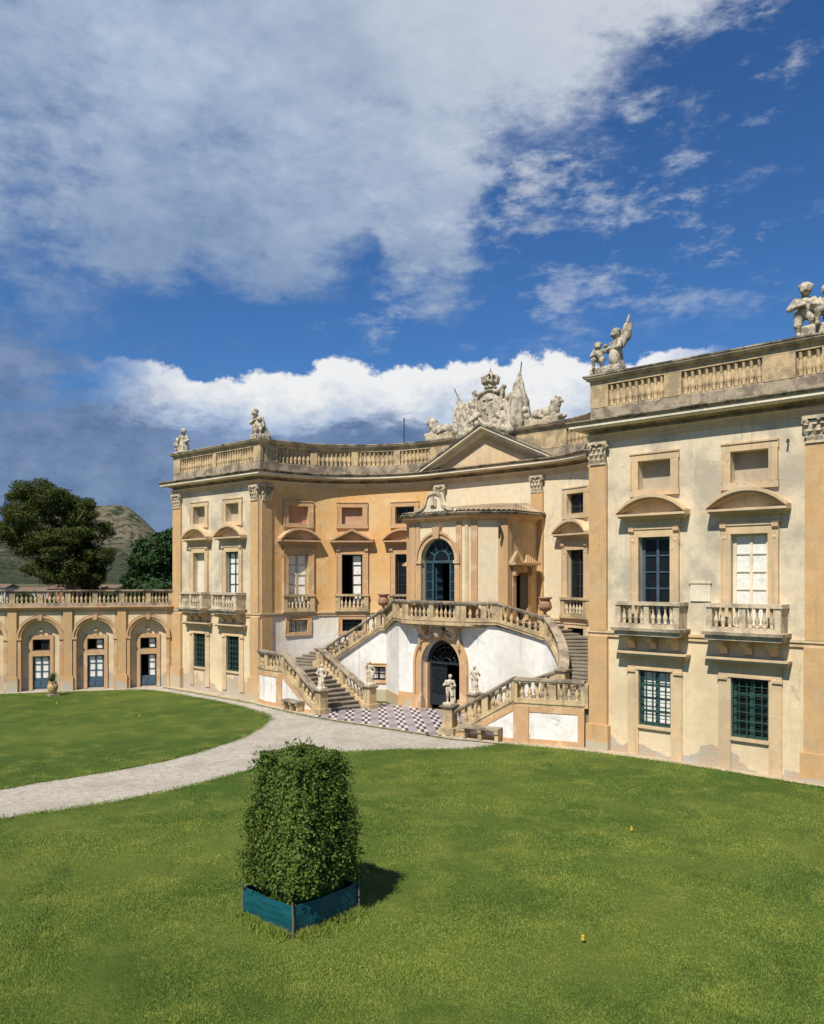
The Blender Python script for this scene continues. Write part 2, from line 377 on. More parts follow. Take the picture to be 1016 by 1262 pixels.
def leafm(name, a, b_, c, sc, trans=.25):
    def fn(t, P, b):
        n = t.noise(P, sc, 3); n2 = t.noise(P, sc*9, 2)
        col = t.mix(t.lin(n2, .3, .7), t.mix(t.lin(n, .35, .65), a, b_), c)
        b.inputs['Transmission Weight'].default_value = 0
        tr = t.n.new('ShaderNodeBsdfTranslucent'); t.put(tr.inputs[0], t.mix(.5, col, (.14, .22, .02)))
        ms = t.n.new('ShaderNodeMixShader'); ms.inputs[0].default_value = trans
        t.l.new(b.outputs[0], ms.inputs[1]); t.l.new(tr.outputs[0], ms.inputs[2])
        t.l.new(ms.outputs[0], t.n['Material Output'].inputs[0]); return col, None, 0
    return mat(name, fn, .62, .16)
leafm('hedge_leaf', (.028, .088, .011), (.070, .145, .017), (.165, .195, .040), 1.3)
leafm('pine_needle', (.014, .028, .008), (.038, .058, .009), (.085, .095, .015), .45, .04)
leafm('tree_leaf', (.012, .035, .012), (.025, .058, .018), (.040, .075, .020), .6, .12)
leafm('pot_leaf', (.05, .10, .03), (.09, .15, .04), (.06, .11, .03), 3)
def lawn_col(t, P):
    p2 = t.v('MULTIPLY', P, (1, 1, 0))
    n1 = t.noise(p2, .14, 6, .6); n2 = t.noise(p2, .9, 6, .65); n3 = t.noise(p2, 9, 4, .7); n4 = t.noise(p2, 45, 3, .7)
    c = t.mix(t.ss(n1, .38, .60), (.062, .112, .015), (.140, .180, .027))
    c = t.mix(t.m('MULTIPLY', t.ss(n2, .47, .66), .8), c, (.205, .222, .038))
    c = t.mix(t.m('MULTIPLY', t.ss(t.noise(t.v('ADD', p2, (31, 7, 0)), .33, 6, .65), .50, .64), .7), c, (.050, .092, .012))
    c = t.mix(t.lin(n3, .3, .7, 0, .4), c, (.070, .110, .014))
    c = t.mix(t.m('MULTIPLY', t.ss(n3, .60, .72), .3), c, (.27, .25, .08))
    dry = t.ss(t.noise(t.v('ADD', p2, (5, 43, 0)), .8, 5, .6), .70, .76)
    c = t.mix(t.m('MULTIPLY', dry, .75), c, (.24, .17, .085))
    return c, n3, n4
def lawn(t, P, b):
    c, n3, n4 = lawn_col(t, P)
    return t.mix(t.lin(n4, .3, .7, 0, .5), c, (.03, .05, .008)), t.m('ADD', n3, n4), .03
mat('lawn', lawn, .9, .15)
def blades(t, P, b):
    c, n3, n4 = lawn_col(t, P); n5 = t.noise(P, 60, 2)
    c = t.mix(1, c, (1.42, 1.42, 1.35), 'MULTIPLY')
    return t.mix(t.ss(n5, .5, .72), c, (.205, .245, .06)), None, 0
mat('grass_blade', blades, .6, .2)
def gravel(t, P, b):
    n1 = t.noise(P, .5, 6, .6); n2 = t.noise(P, 5, 6, .7); n3 = t.noise(P, 40, 4, .7)
    c = t.mix(t.lin(n2, .36, .64), (.33, .28, .21), (.58, .51, .41))
    c = t.mix(t.m('MULTIPLY', t.ss(n1, .44, .64), .6), c, (.30, .255, .175))
    vo = t.n.new('ShaderNodeTexVoronoi'); t.put(vo.inputs['Vector'], P); vo.inputs['Scale'].default_value = 22
    c = t.mix(t.lin(n3, .35, .7, 0, .5), c, (.58, .54, .46))
    return t.mix(t.m('MULTIPLY', t.ss(t.noise(P, 1.6, 7, .7), .62, .70), .45), c, (.10, .105, .035)), t.m('ADD', n3, vo.outputs[0]), .03
mat('gravel', gravel, .95, .15)
def earth(t, P, b):
    n = t.noise(P, .08, 8, .65); n2 = t.noise(P, 1.2, 6)
    return t.mix(t.ss(n, .42, .6), (.12, .10, .05), t.mix(n2, (.05, .07, .02), (.10, .10, .04))), n2, .05
mat('earth', earth, .95, .1)
def hill(t, P, b):
    n = t.noise(P, .012, 10, .7); n2 = t.noise(P, .06, 8, .7)
    sp = t.n.new('ShaderNodeSeparateXYZ'); t.l.new(P, sp.inputs[0])
    n3 = t.noise(P, .11, 8, .75); c = t.mix(t.ss(t.m('ADD', n2, t.m('MULTIPLY', t.m('SUBTRACT', n3, .5), .7)), .43, .54), (.030, .044, .020), (.175, .145, .092))
    low = t.ss(t.m('ADD', sp.outputs[2], t.m('MULTIPLY', n, 60)), 100, 40)
    return t.mix(low, c, t.mix(t.ss(n3, .4, .6), (.016, .030, .016), (.075, .075, .040))), t.m('ADD', n2, t.noise(P, .3, 5)), 4
mat('hill', hill, .95, .1)
for nm, c in (('tile_white', (.54, .50, .45)), ('tile_dark', (.058, .045, .075)), ('tile_lilac', (.34, .295, .295)), ('tile_mauve', (.26, .22, .235))):
    flatm(nm, c, .5, .35, .22)

# ------------------------------------------------------------------ ground
def sheet(name, poly, dz, m, jag=0, seedv=0):
    import bmesh
    r = random.Random(seedv); pts = []
    n = len(poly)
    for i in range(n):
        a, b = poly[i], poly[(i+1) % n]; L = math.hypot(b[0]-a[0], b[1]-a[1]); k = max(1, int(L/.35)) if jag and L < 8 else 1
        for j in range(k):
            u = j/k; pts.append((a[0]+(b[0]-a[0])*u+r.uniform(-jag, jag), a[1]+(b[1]-a[1])*u+r.uniform(-jag, jag)))
    bm = bmesh.new(); bm.faces.new([bm.verts.new((x, y, 0)) for x, y in pts])
    for x in np.arange(-10, 8, 1.0):
        bmesh.ops.bisect_plane(bm, geom=bm.verts[:]+bm.edges[:]+bm.faces[:], plane_co=(x, 0, 0), plane_no=(1, 0, 0))
    bmesh.ops.triangulate(bm, faces=bm.faces[:])
    for v in bm.verts: v.co.z = gz(v.co.x)+dz
    me = bpy.data.meshes.new(name); bm.to_mesh(me); bm.free(); me.materials.append(MAT[m])
    return link(name, me)
def smooth_poly(p, k=4):
    out = []; n = len(p)
    for i in range(n-1):
        p0, p1, p2, p3 = [np.array(p[min(n-1, max(0, j))]) for j in (i-1, i, i+1, i+2)]
        for j in range(k):
            u = j/k; out.append(tuple(.5*((2*p1)+(-p0+p2)*u+(2*p0-5*p1+4*p2-p3)*u*u+(-p0+3*p1-3*p2+p3)*u**3)))
    out.append(tuple(p[-1])); return out
struct(sheet('ground', [(-3200, -400), (400, -400), (1500, 3500), (-3200, 3500)], -.06, 'earth'))
struct(sheet('gravel_path', [(-29, -40), (12, -40), (14, -2), (14, 1), (-21, 1), (-30, -12)], -.02, 'gravel'))
LAWN_L = smooth_poly([(-26.5, -13.5), (-24.2, -9.9), (-22.4, -7.1), (-20.6, -4.3), (-18.8, -2.1), (-14.64, -1.85), (-11.53, -1.85), (-8.64, -2.2), (-6.53, -2.69), (-5.49, -3.19), (-3.87, -4.71), (-1.93, -7.25), (-0.64, -10.06), (-0.09, -12.12), (-0.04, -14.6), (-0.26, -16.42), (-0.39, -18.4), (-1.5, -24), (-4, -32)])+[(-27, -32)]
LAWN_R = smooth_poly([(1.5, -33), (2.9, -25), (3.4, -19.08), (3.8, -17.48), (4.14, -15.69), (4.15, -13.49), (3.83, -11.42), (3.69, -9.21), (3.98, -7.13), (5.42, -5.12), (6.78, -3.88), (7.35, -2.69), (7.5, -1.9), (7.95, -1.62), (8.79, -1.43), (10.88, -0.95), (13.74, -0.62), (16.44, -0.58), (18.79, -0.66), (22, -0.8)])+[(32, -3), (36, -33)]
struct(sheet('lawn', LAWN_L, .012, 'lawn', .07, 1))
struct(sheet('lawn', LAWN_R, .012, 'lawn', .07, 2))
# stone strip at the foot of the walls
struct(sheet('pavement', [(-19.3, -.75), (-10.2, -.85), (-7.3, -1.25), (-4.5, -1.75), (-4.5, .2), (-19.3, .2)], .018, 'kerb_stone', .03, 3))
struct(sheet('pavement', [(5.3, -2.45), (7.6, -1.75), (10.7, -.78), (14, -.42), (19.6, -.45), (22, -.5), (22, .2), (5.3, .2)], .018, 'kerb_stone', .03, 4))
def paved_court():
    """forecourt of small tiles: chequered bands between plain lilac bands"""
    k = sheet('forecourt', [(-4.5, -1.78), (-1.5, -2.12), (1.65, -2.3), (5.3, -2.45), (5.3, .2), (4.2, 3.4), (-4.2, 3.4), (-4.5, .2)], .026, 'kerb_stone'); struct(k)
    mb = MB(); e1, e2 = Vector((-.715, .70)), Vector((.70, .715)); CW, RL, PER = .15, .72, .80
    def tile(q0, q1, r0, r1, mi):
        pts = [e2*q+e1*r for q, r in ((q0+.008, r0+.012), (q1-.008, r0+.012), (q1-.008, r1-.012), (q0+.008, r1-.012))]
        c = sum(pts, Vector((0, 0)))/4
        if -1.70-.075*(c.x+4.2) < c.y < 3.2 and -4.2 < c.x < 5.0: mb.face([(p.x, p.y, gz(p.x)+.034) for p in pts], mi)
    for b in range(-14, 15):
        for i in range(-16, 17):
            for j in range(3): tile(b*PER+j*CW, b*PER+(j+1)*CW, i*RL+(b % 2)*.3, (i+1)*RL+(b % 2)*.3, (i+j) % 2)
            for j in range(2): tile(b*PER+.45, b*PER+PER, (i+j/2)*RL, (i+j/2+.5)*RL, 2 if (i+j) % 3 else 3)
    o = mb.build('tile', ['tile_white', 'tile_dark', 'tile_lilac', 'tile_mauve'], k); o['kind'] = 'stuff'
paved_court()

# ------------------------------------------------------------------ shared pieces
BAL_PROF = [(.07, 0), (.07, .06), (.045, .09), (.085, .26), (.095, .34), (.075, .46), (.04, .60), (.035, .72), (.055, .80), (.05, .86), (.07, .92), (.07, 1.0)]
def bal_mesh(m, n=8):
    mb = MB(); mb.lathe(BAL_PROF, n=n); return mb.mesh('baluster', m, True)
BALM = {m: bal_mesh(m) for m in ('stone', 'stone_pale', 'stone_grey')}
def baluster(x, y, z, h, parent, m='stone', w=1.0):
    k = w*h/.62 if h < .62 else w
    return link('baluster', BALM[m], parent, (x, y, z), 0, (k, k, h))

def capital_mesh(w, h, dp):
    mb = MB()
    for i in range(5):      # flared bell
        z0, z1 = h*i/6, h*(i+1)/6; f = lambda z: .80+.20*(z/h)**2
        k0, k1 = f(z0), f(z1)
        vs = [(-w/2*k0, 0, z0), (w/2*k0, 0, z0), (w/2*k0, -dp*k0, z0), (-w/2*k0, -dp*k0, z0), (-w/2*k1, 0, z1), (w/2*k1, 0, z1), (w/2*k1, -dp*k1, z1), (-w/2*k1, -dp*k1, z1)]
        mb.add(vs, [(0, 1, 5, 4), (1, 2, 6, 5), (2, 3, 7, 6), (3, 0, 4, 7)])
    mb.box(-w*.56, w*.56, -dp*1.35, 0, h*.87, h)           # abacus
    mb.box(-w*.47, w*.47, -dp*1.0, 0, -.05, .02)
    def leaf(x, z, lw, lh, nx):
        prof = [(0, 0), (.05, .35), (.06, .7), (.13, .95), (.15, .85)]
        for (d0, a), (d1, b) in zip(prof[:-1], prof[1:]):
            w0, w1 = lw*(1-.55*a*a), lw*(1-.55*b*b)
            y0, y1 = -dp*.86-d0-.02, -dp*.86-d1-.02
            mb.face([(x-w0/2, y0+.03, z+lh*a), (x, y0, z+lh*a), (x, y1, z+lh*b), (x-w1/2, y1+.03, z+lh*b)])
            mb.face([(x, y0, z+lh*a), (x+w0/2, y0+.03, z+lh*a), (x+w1/2, y1+.03, z+lh*b), (x, y1, z+lh*b)])
    for i in range(3): leaf((i-1)*w*.29, .02, w*.27, h*.42, 0)
    for i in range(4): leaf((i-1.5)*w*.27, h*.28, w*.24, h*.42, 0)
    for sx in (-1, 1):       # volutes
        for k in range(7):
            a = k*.8; r = .085*(1-k*.1)
            mb.box(sx*w*.47+r*math.cos(a)-.035, sx*w*.47+r*math.cos(a)+.035, -dp*1.45, -dp*.6, h*.76+r*math.sin(a)-.03, h*.76+r*math.sin(a)+.03)
    mb.box(-.05, .05, -dp*1.5, -dp, h*.8, h*.97)
    return mb.mesh('capital', 'stone_pale')
CAPM = {.7: capital_mesh(.7, .82, .18), .9: capital_mesh(.9, .82, .18)}

def pilaster(root, M, s0, w, z0, z1, m='ochre', d=.13, cap=True, rz=None):
    mb = MB(); mb.mbox(M, s0, s0+w, -.05, d, z0, z1-(.82 if cap else 0), 0)
    p = mb.build('pilaster', m, root)
    if cap:
        x, y, z = M(s0+w/2, 0, z1-.82); link('capital', CAPM[w if w in CAPM else .7], p, (x, y, z), M.rz)
    return p

def surround(root, M, s, w, z0, z1, t=.28, d=.09, m='trim', sill=True, ears=.0):
    mb = MB(); a, b = s-w/2, s+w/2
    mb.mbox(M, a-t, a, -.02, d, z0, z1); mb.mbox(M, b, b+t, -.02, d, z0, z1)
    mb.mbox(M, a-t-ears, b+t+ears, -.02, d+.004, z1, z1+t)
    if sill: mb.mbox(M, a-t-ears, b+t+ears, -.02, d+.02, z0-t*.8, z0)
    # raised outer moulding
    e = .06; mb.mbox(M, a-t, a-t+e, d, d+.035, z0, z1); mb.mbox(M, b+t-e, b+t, d, d+.035, z0, z1)
    mb.mbox(M, a-t-ears, b+t+ears, d+.004, d+.04, z1+t-e, z1+t)
    return mb.build('window_surround', m, root)

def hood(root, M, s, w, z, kind, m='trim', proj=.46, rise=.6):
    """pediment on a cornice over a window; w overall width, z underside"""
    mb = MB(); a, b = s-w/2, s+w/2
    mb.mbox(M, a+.14, b-.14, 0, proj*.45, z, z+.08); mb.mbox(M, a+.05, b-.05, 0, proj*.8, z+.08, z+.14); mb.mbox(M, a, b, 0, proj, z+.14, z+.22)
    zb = z+.225; n = 14
    if kind == 'arc':
        r = ((w/2)**2+rise**2)/(2*rise)
        zz = lambda x, k: zb+math.sqrt(max(0, r*r-(x-s)**2))-(r-rise)-k
    else: zz = lambda x, k: zb+rise*(1-abs(x-s)/(w/2))-k
    xs = [a+w*i/n for i in range(n+1)]
    hi = [(x, max(zb+.02, zz(x, 0)+.09)) for x in xs]; mid = [(x, max(zb+.005, zz(x, .03))) for x in xs]; lo = [(x, max(zb, zz(x, .13))) for x in xs]
    mb.band(M, mid, hi, 0, proj+.03); mb.band(M, [(x, z_-.001) for x, z_ in lo], [(x, z_-.001) for x, z_ in mid], 0, proj*.72)
    mb.band(M, [(x, zb-.002) for x in xs], [(x, z_-.003) for x, z_ in lo], 0, .10)
    return mb.build('pediment', m, root)

def consoles(root, M, s, w, z1, h=.55, m='trim', d=.2):
    for sx in (-1, 1):
        mb = MB(); c = s+sx*w/2
        prof = [(d, 0), (d*.95, -.12), (d*.55, -.22), (d*.42, -.36), (d*.6, -.46), (d*.45, -h), (0, -h), (0, 0)]
        vs = [M(c-.1, q, z1+z_) for q, z_ in prof]+[M(c+.1, q, z1+z_) for q, z_ in prof]; n = len(prof)
        mb.add(vs, [tuple(range(n)), tuple(range(2*n-1, n-1, -1))]+[(i, (i+1) % n, n+(i+1) % n, n+i) for i in range(n)])
        mb.build('console', m, root)

def casement(root, M, s, w, z0, z1, frame='frame_teal', pane='glass_dark', rows=4, dep=.28, skip=(), leaf_open=None, transom=None, name='window'):
    """two-leaf timber window set back in its opening; every pane is a piece. skip: leaves (0,1) left open"""
    mb = MB(); a, b = s-w/2, s+w/2; t = .07; D0, D1 = -dep-.05, -dep+.03
    mb.mbox(M, a, a+t, D0, D1, z0, z1); mb.mbox(M, b-t, b, D0, D1, z0, z1); mb.mbox(M, a+t, b-t, D0, D1, z1-t, z1); mb.mbox(M, a+t, b-t, D0, D1, z0, z0+t)
    ai, bi, c = a+t, b-t, s; panes = []
    for k in (0, 1):
        l0, l1 = (ai, c) if k == 0 else (c, bi)
        if k in skip: continue
        e = .05; d0, d1 = -dep-.03, -dep+.045
        mb.mbox(M, l0, l0+e, d0, d1, z0+t, z1-t); mb.mbox(M, l1-e, l1, d0, d1, z0+t, z1-t)
        hs = (z1-z0-2*t)/rows
        for i in range(rows+1):
            zc = z0+t+hs*i; mb.mbox(M, l0+e, l1-e, d0+.005, d1-.005, max(z0+t, zc-.022), min(z1-t, zc+.022))
        for i in range(rows): panes.append((l0+e, l1-e, z0+t+hs*i+.022, z0+t+hs*(i+1)-.022))
    o = mb.build(name, frame, root)
    for (p0, p1, q0, q1) in panes:
        q = MB(); q.mbox(M, p0, p1, -dep-.008, -dep+.004, q0, q1); q.build('pane', pane, o)
    return o
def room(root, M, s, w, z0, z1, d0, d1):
    """shallow room box behind an opening, its darkness painted on the walls"""
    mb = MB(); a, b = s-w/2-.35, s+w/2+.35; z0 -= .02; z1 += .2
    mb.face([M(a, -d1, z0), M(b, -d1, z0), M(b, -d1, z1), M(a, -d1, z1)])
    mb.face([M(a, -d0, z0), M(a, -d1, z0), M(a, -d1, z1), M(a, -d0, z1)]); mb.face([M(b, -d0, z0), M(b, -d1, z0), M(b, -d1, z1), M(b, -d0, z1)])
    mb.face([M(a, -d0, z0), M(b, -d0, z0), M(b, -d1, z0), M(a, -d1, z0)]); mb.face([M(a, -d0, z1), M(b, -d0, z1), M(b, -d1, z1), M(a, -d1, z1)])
    return mb.build('room', 'room_painted_dark', root)
def infill(root, M, s, w, z0, z1, m, dep=.25):
    mb = MB(); mb.mbox(M, s-w/2, s+w/2, -dep-.06, -dep, z0, z1); return mb.build('infill', m, root)
def grille(root, M, s, w, z0, z1, d=-.06, nv=5, nh=7, m='grille_green', th=.022):
    mb = MB(); a, b = s-w/2, s+w/2
    for i in range(nv+1):
        x = a+(b-a)*i/nv; x = min(b-th, max(a+th, x)); mb.mbox(M, x-th/2*1.3, x+th/2*1.3, d-.015, d+.015, z0, z1)
    for i in range(nh+1):
        z = z0+(z1-z0)*i/nh; z = min(z1-th, max(z0+th, z)); mb.mbox(M, a, b, d-.012, d+.012, z-th/2, z+th/2)
    return mb.build('grille', m, root)

def bracket_mesh():
    mb = MB(); prof = [(0, 0), (-.62, 0), (-.64, -.10), (-.56, -.2), (-.34, -.24), (-.2, -.34), (-.14, -.5), (0, -.55)]
    n = len(prof); vs = [(-.13, y, z) for y, z in prof]+[(.13, y, z) for y, z in prof]
    mb.add(vs, [tuple(range(n)), tuple(range(2*n-1, n-1, -1))]+[(i, (i+1) % n, n+(i+1) % n, n+i) for i in range(n)])
    return mb.mesh('bracket', 'trim_pale')
BRK = bracket_mesh()
def balcony(root, M, s, w, zs, proj=.72, rail=5.66, m='stone_pale'):
    a, b = s-w/2, s+w/2; mb = MB()
    mb.mbox(M, a, b, 0, proj, zs, zs+.16); mb.mbox(M, a-.06, b+.06, 0, proj+.07, zs+.16, zs+.28); mb.mbox(M, a+.03, b-.03, 0, proj-.04, zs+.28, zs+.42)
    z0, z1 = zs+.42, rail-.13; pw = .2
    for (x0, x1) in ((a+.03, a+.03+pw), (s-.1, s+.1), (b-.03-pw, b-.03)): mb.mbox(M, x0, x1, proj-.24, proj-.042, z0, z1)
    for x0, x1 in ((a+.03, a+.2), (b-.2, b-.03)): mb.mbox(M, x0, x1, 0, proj-.24, z0, z1)
    mb.mbox(M, a-.02, b+.02, proj-.28, proj, z1, rail); mb.mbox(M, a-.02, a+.24, 0, proj-.28, z1, rail); mb.mbox(M, b-.24, b+.02, 0, proj-.28, z1, rail)
    o = mb.build('balcony', m, root)
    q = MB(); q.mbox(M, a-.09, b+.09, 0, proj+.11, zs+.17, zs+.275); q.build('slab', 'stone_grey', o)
    for x0, x1 in ((a+.03+pw, s-.1), (s+.1, b-.03-pw)):
        n = 4
        for i in range(n):
            x, y, z = M(x0+(x1-x0)*(i+.5)/n, proj-.14, z0); baluster(x, y, z, z1-z0, o, m, .95)
    for k in (-1, 0, 1):
        x, y, z = M(s+k*(w/2-.42), 0, zs); link('bracket', BRK, o, (x, y, z), M.rz)
    return o
def low_balustrade(root, M, s, w, z0, z1, m='stone', n=6):
    """balustrade closing the foot of a window, nearly flush with the wall"""
    mb = MB(); a, b = s-w/2, s+w/2; p = .26
    mb.mbox(M, a, a+p, -.02, .19, z0, z1-.12); mb.mbox(M, b-p, b, -.02, .19, z0, z1-.12); mb.mbox(M, a-.03, b+.03, -.02, .24, z1-.12, z1)
    mb.mbox(M, a-.03, b+.03, -.02, .23, z0-.12, z0); mb.mbox(M, a+p, b-p, -.02, .185, z0, z0+.12)
    o = mb.build('balustrade', m, root)
    for i in range(n):
        x, y, z = M(a+p+(b-a-2*p)*(i+.5)/n, .09, z0+.12); baluster(x, y, z, z1-z0-.24, o, 'stone_pale', .9)
    return o

# ------------------------------------------------------------------ the villa
RAD = 6.8
LP = seg((-19.26, 0), (-10.36, 0)); RP = seg((10.36, 0), (19.26, 0)); CL = arc(-1, RAD); CR = arc(1, RAD); BAY = seg((-3.56, 7.09), (3.56, 7.09))
villa = thing('villa', 'ochre and cream baroque villa with concave front, two pavilions and central pediment', 'villa', (0, 7, 0))
LEFT_S, RIGHT_S = (2.95, 6.35), (2.65, 6.05)
ZS, ZT = 4.42, 11.85        # string course, top of wall
def op(s, w, z0, z1, dep=.3, arch=False): return dict(s=s, w=w, z0=z0, z1=z1, depth=dep, arch=arch)
ATT = (9.74, 10.79); WIN = (4.86, 8.0); LOW = (1.12, 3.15)
for M, ss, name in ((LP, LEFT_S, 'L'), (RP, RIGHT_S, 'R')):
    up = [op(s, 1.26, *ATT, .36) for s in ss]+[op(s, 1.22, *WIN) for s in ss]
    mb = MB(); wall(mb, M, 0, M.L, ZS, ZT, up); mb.build('wall', 'cream_upper', villa)
    mb = MB(); wall(mb, M, 0, M.L, -.6, ZS, [op(s, 1.25, *LOW) for s in ss]); mb.build('wall', 'cream_lower', villa)
# side and back walls, roof terrace
mb = MB()
for p, q in (((-19.26, 16), (-19.26, 0)), ((19.26, 0), (19.26, 16)), ((19.26, 16), (-19.26, 16))):
    M = seg(p, q); wall(mb, M, 0, M.L, -.6, ZT)
mb.build('wall', 'cream_upper', villa)
arcL = [CL(CL.L*i/24, 0, 0)[:2] for i in range(25)]; arcR = [CR(CR.L*i/24, 0, 0)[:2] for i in range(25)]
FRONT = [(-19.26, 0), (-10.36, 0)]+arcL+arcR+[(10.36, 0), (19.26, 0)]
mb = MB(); mb.prism(offset([(-19.26, 16)]+FRONT+[(19.26, 16)], -.3), 12.2, 12.45); mb.build('roof', 'roof_tile', villa)
for M, L_ in ((CL, 1), (CR, -1)):
    ph = [R(18), R(45), R(72)]; cs = [RAD*a for a in ph]
    ops = [op(s, 1.22, 9.62, 10.6, .25) for s in cs]+[op(s, 1.22, 4.9, 7.86) for s in cs]
    mb = MB(); wall(mb, M, 0, M.L, ZS, ZT, ops); mb.build('wall', 'orange_wall' if L_ > 0 else 'bay_wall', villa)
    mb = MB(); wall(mb, M, 0, M.L, -.6, ZS, [op(s, 1.15, 3.38, 4.08) for s in cs]); mb.build('wall', 'white_high', villa)
mb = MB(); wall(mb, BAY, 0, BAY.L, 4, ZT); mb.build('wall', 'bay_wall', villa)

PATH = [(-19.26, 16)]+[(-19.26, 0), (-10.36, 0)]+arcL[1:]+arcR[:-1]+[(10.36, 0), (19.26, 0), (19.26, 16)]
def ring(name, prof, m, path=PATH):
    mb = MB(); mb.sweep(path, prof); return mb.build(name, m, villa)
ring('string_course', [(-.02, 4.30), (.07, 4.30), (.07, 4.42), (.12, 4.44), (.12, 4.53), (-.02, 4.53)], 'trim_pale')
ring('architrave', [(-.02, 11.67), (.05, 11.67), (.05, 11.80), (.09, 11.81), (.09, 11.9), (.14, 11.96), (-.02, 11.96)], 'trim_pale')
ring('frieze', [(-.02, 11.96), (.03, 11.96), (.03, 12.06), (.2, 12.13), (.22, 12.17), (-.02, 12.17)], 'stone_grey')  # darker stone than the trim paints the cornice's shade into the frieze
cor = ring('cornice', [(-.1, 12.17), (.56, 12.17), (.56, 12.21), (.60, 12.21), (.60, 12.32), (-.1, 12.32)], 'trim_white')
ring('cornice_edge', [(-.1, 12.32), (.63, 12.32), (.70, 12.41), (.70, 12.455), (-.1, 12.53)], 'coping')
par = ring('parapet', [(-.55, 12.5), (-.13, 12.5), (-.13, 14.06), (-.55, 14.06)], 'stone')
ring('parapet_base', [(-.2, 12.50), (.0, 12.50), (.0, 12.96), (-.03, 13.0), (-.2, 13.0)], 'stone_grey')
ring('parapet_band', [(-.2, 13.83), (.01, 13.83), (.01, 14.05), (-.2, 14.05)], 'stone')
ring('coping', [(-.62, 14.05), (.12, 14.05), (.12, 14.10), (.2, 14.13), (.2, 14.19), (-.62, 14.19)], 'stone_pale')
ring('coping_top', [(-.65, 14.19), (.235, 14.19), (.22, 14.245), (-.65, 14.275)], 'coping')

def blind_balusters(M, s0, s1, solid=()):
    """row of half balusters in relief on the parapet, broken by plain panels"""
    gap = .245
    cells = [(s0, s1)]
    edges = [s0]+[e for q in sorted(solid) for e in q]+[s1]
    for a, b in sorted(solid):
        mb = MB(); mb.mbox(M, a, b, -.2, .004, 13.0, 13.83); mb.build('parapet_panel', 'stone', villa)
    for a, b in zip(edges[0::2], edges[1::2]):
        n = int((b-a)/gap)
        for i in range(n):
            x, y, z = M(a+(b-a)*(i+.5)/n, -.10, 13.0); baluster(x, y, z, .83, par, 'stone', 1.18)
blind_balusters(LP, .75, 8.3, [(-.0, .75), (4.3, 4.62), (8.3, 8.9)])
blind_balusters(RP, .75, 8.3, [(0, .75), (3.0, 3.65), (6.45, 7.5), (8.3, 8.9)])
blind_balusters(CL, .9, 10.2, [(.02, .9), (2.9, 3.3), (5.3, 5.7), (7.8, 8.2), (10.2, 10.66)])
blind_balusters(CR, .4, 9.8, [(.02, 1.4), (3.0, 3.4), (5.3, 5.7), (7.8, 8.2), (9.8, 10.66)])
mb = MB(); mb.mbox(BAY, 0, BAY.L, -.2, .004, 13.0, 13.83); mb.build('parapet_panel', 'stone', villa)

# pilasters
for M, ss in ((LP, ((.1, .9), (8.15, .7))), (RP, ((.05, .7), (7.82, .9)))):
    for s0, w in ss:
        pilaster(villa, M, s0, w, 4.53, 11.67)
        mb = MB(); mb.mbox(M, s0-.03, s0+w+.03, -.05, .15, -.6, 4.30); mb.build('pilaster', 'ochre', villa)
        mb = MB(); mb.mbox(M, s0-.12, s0+w+.12, -.05, .24, -.6, .95); mb.build('pilaster_plinth', 'ochre', villa)
for p, q in (((-10.36, .02), (-10.36, .75)), ((10.36, .75), (10.36, .02))):      # returns of the pavilion corner pilasters
    M = seg(p, q)
    pilaster(villa, M, 0.0, .7, 4.53, 11.67, d=.1); mb = MB(); mb.mbox(M, 0, .73, -.05, .12, -.6, 4.3); mb.build('pilaster', 'ochre', villa)
for s0 in (-.0, 6.42): pilaster(villa, BAY, s0, .7, 4.53, 11.67, 'ochre', .15)

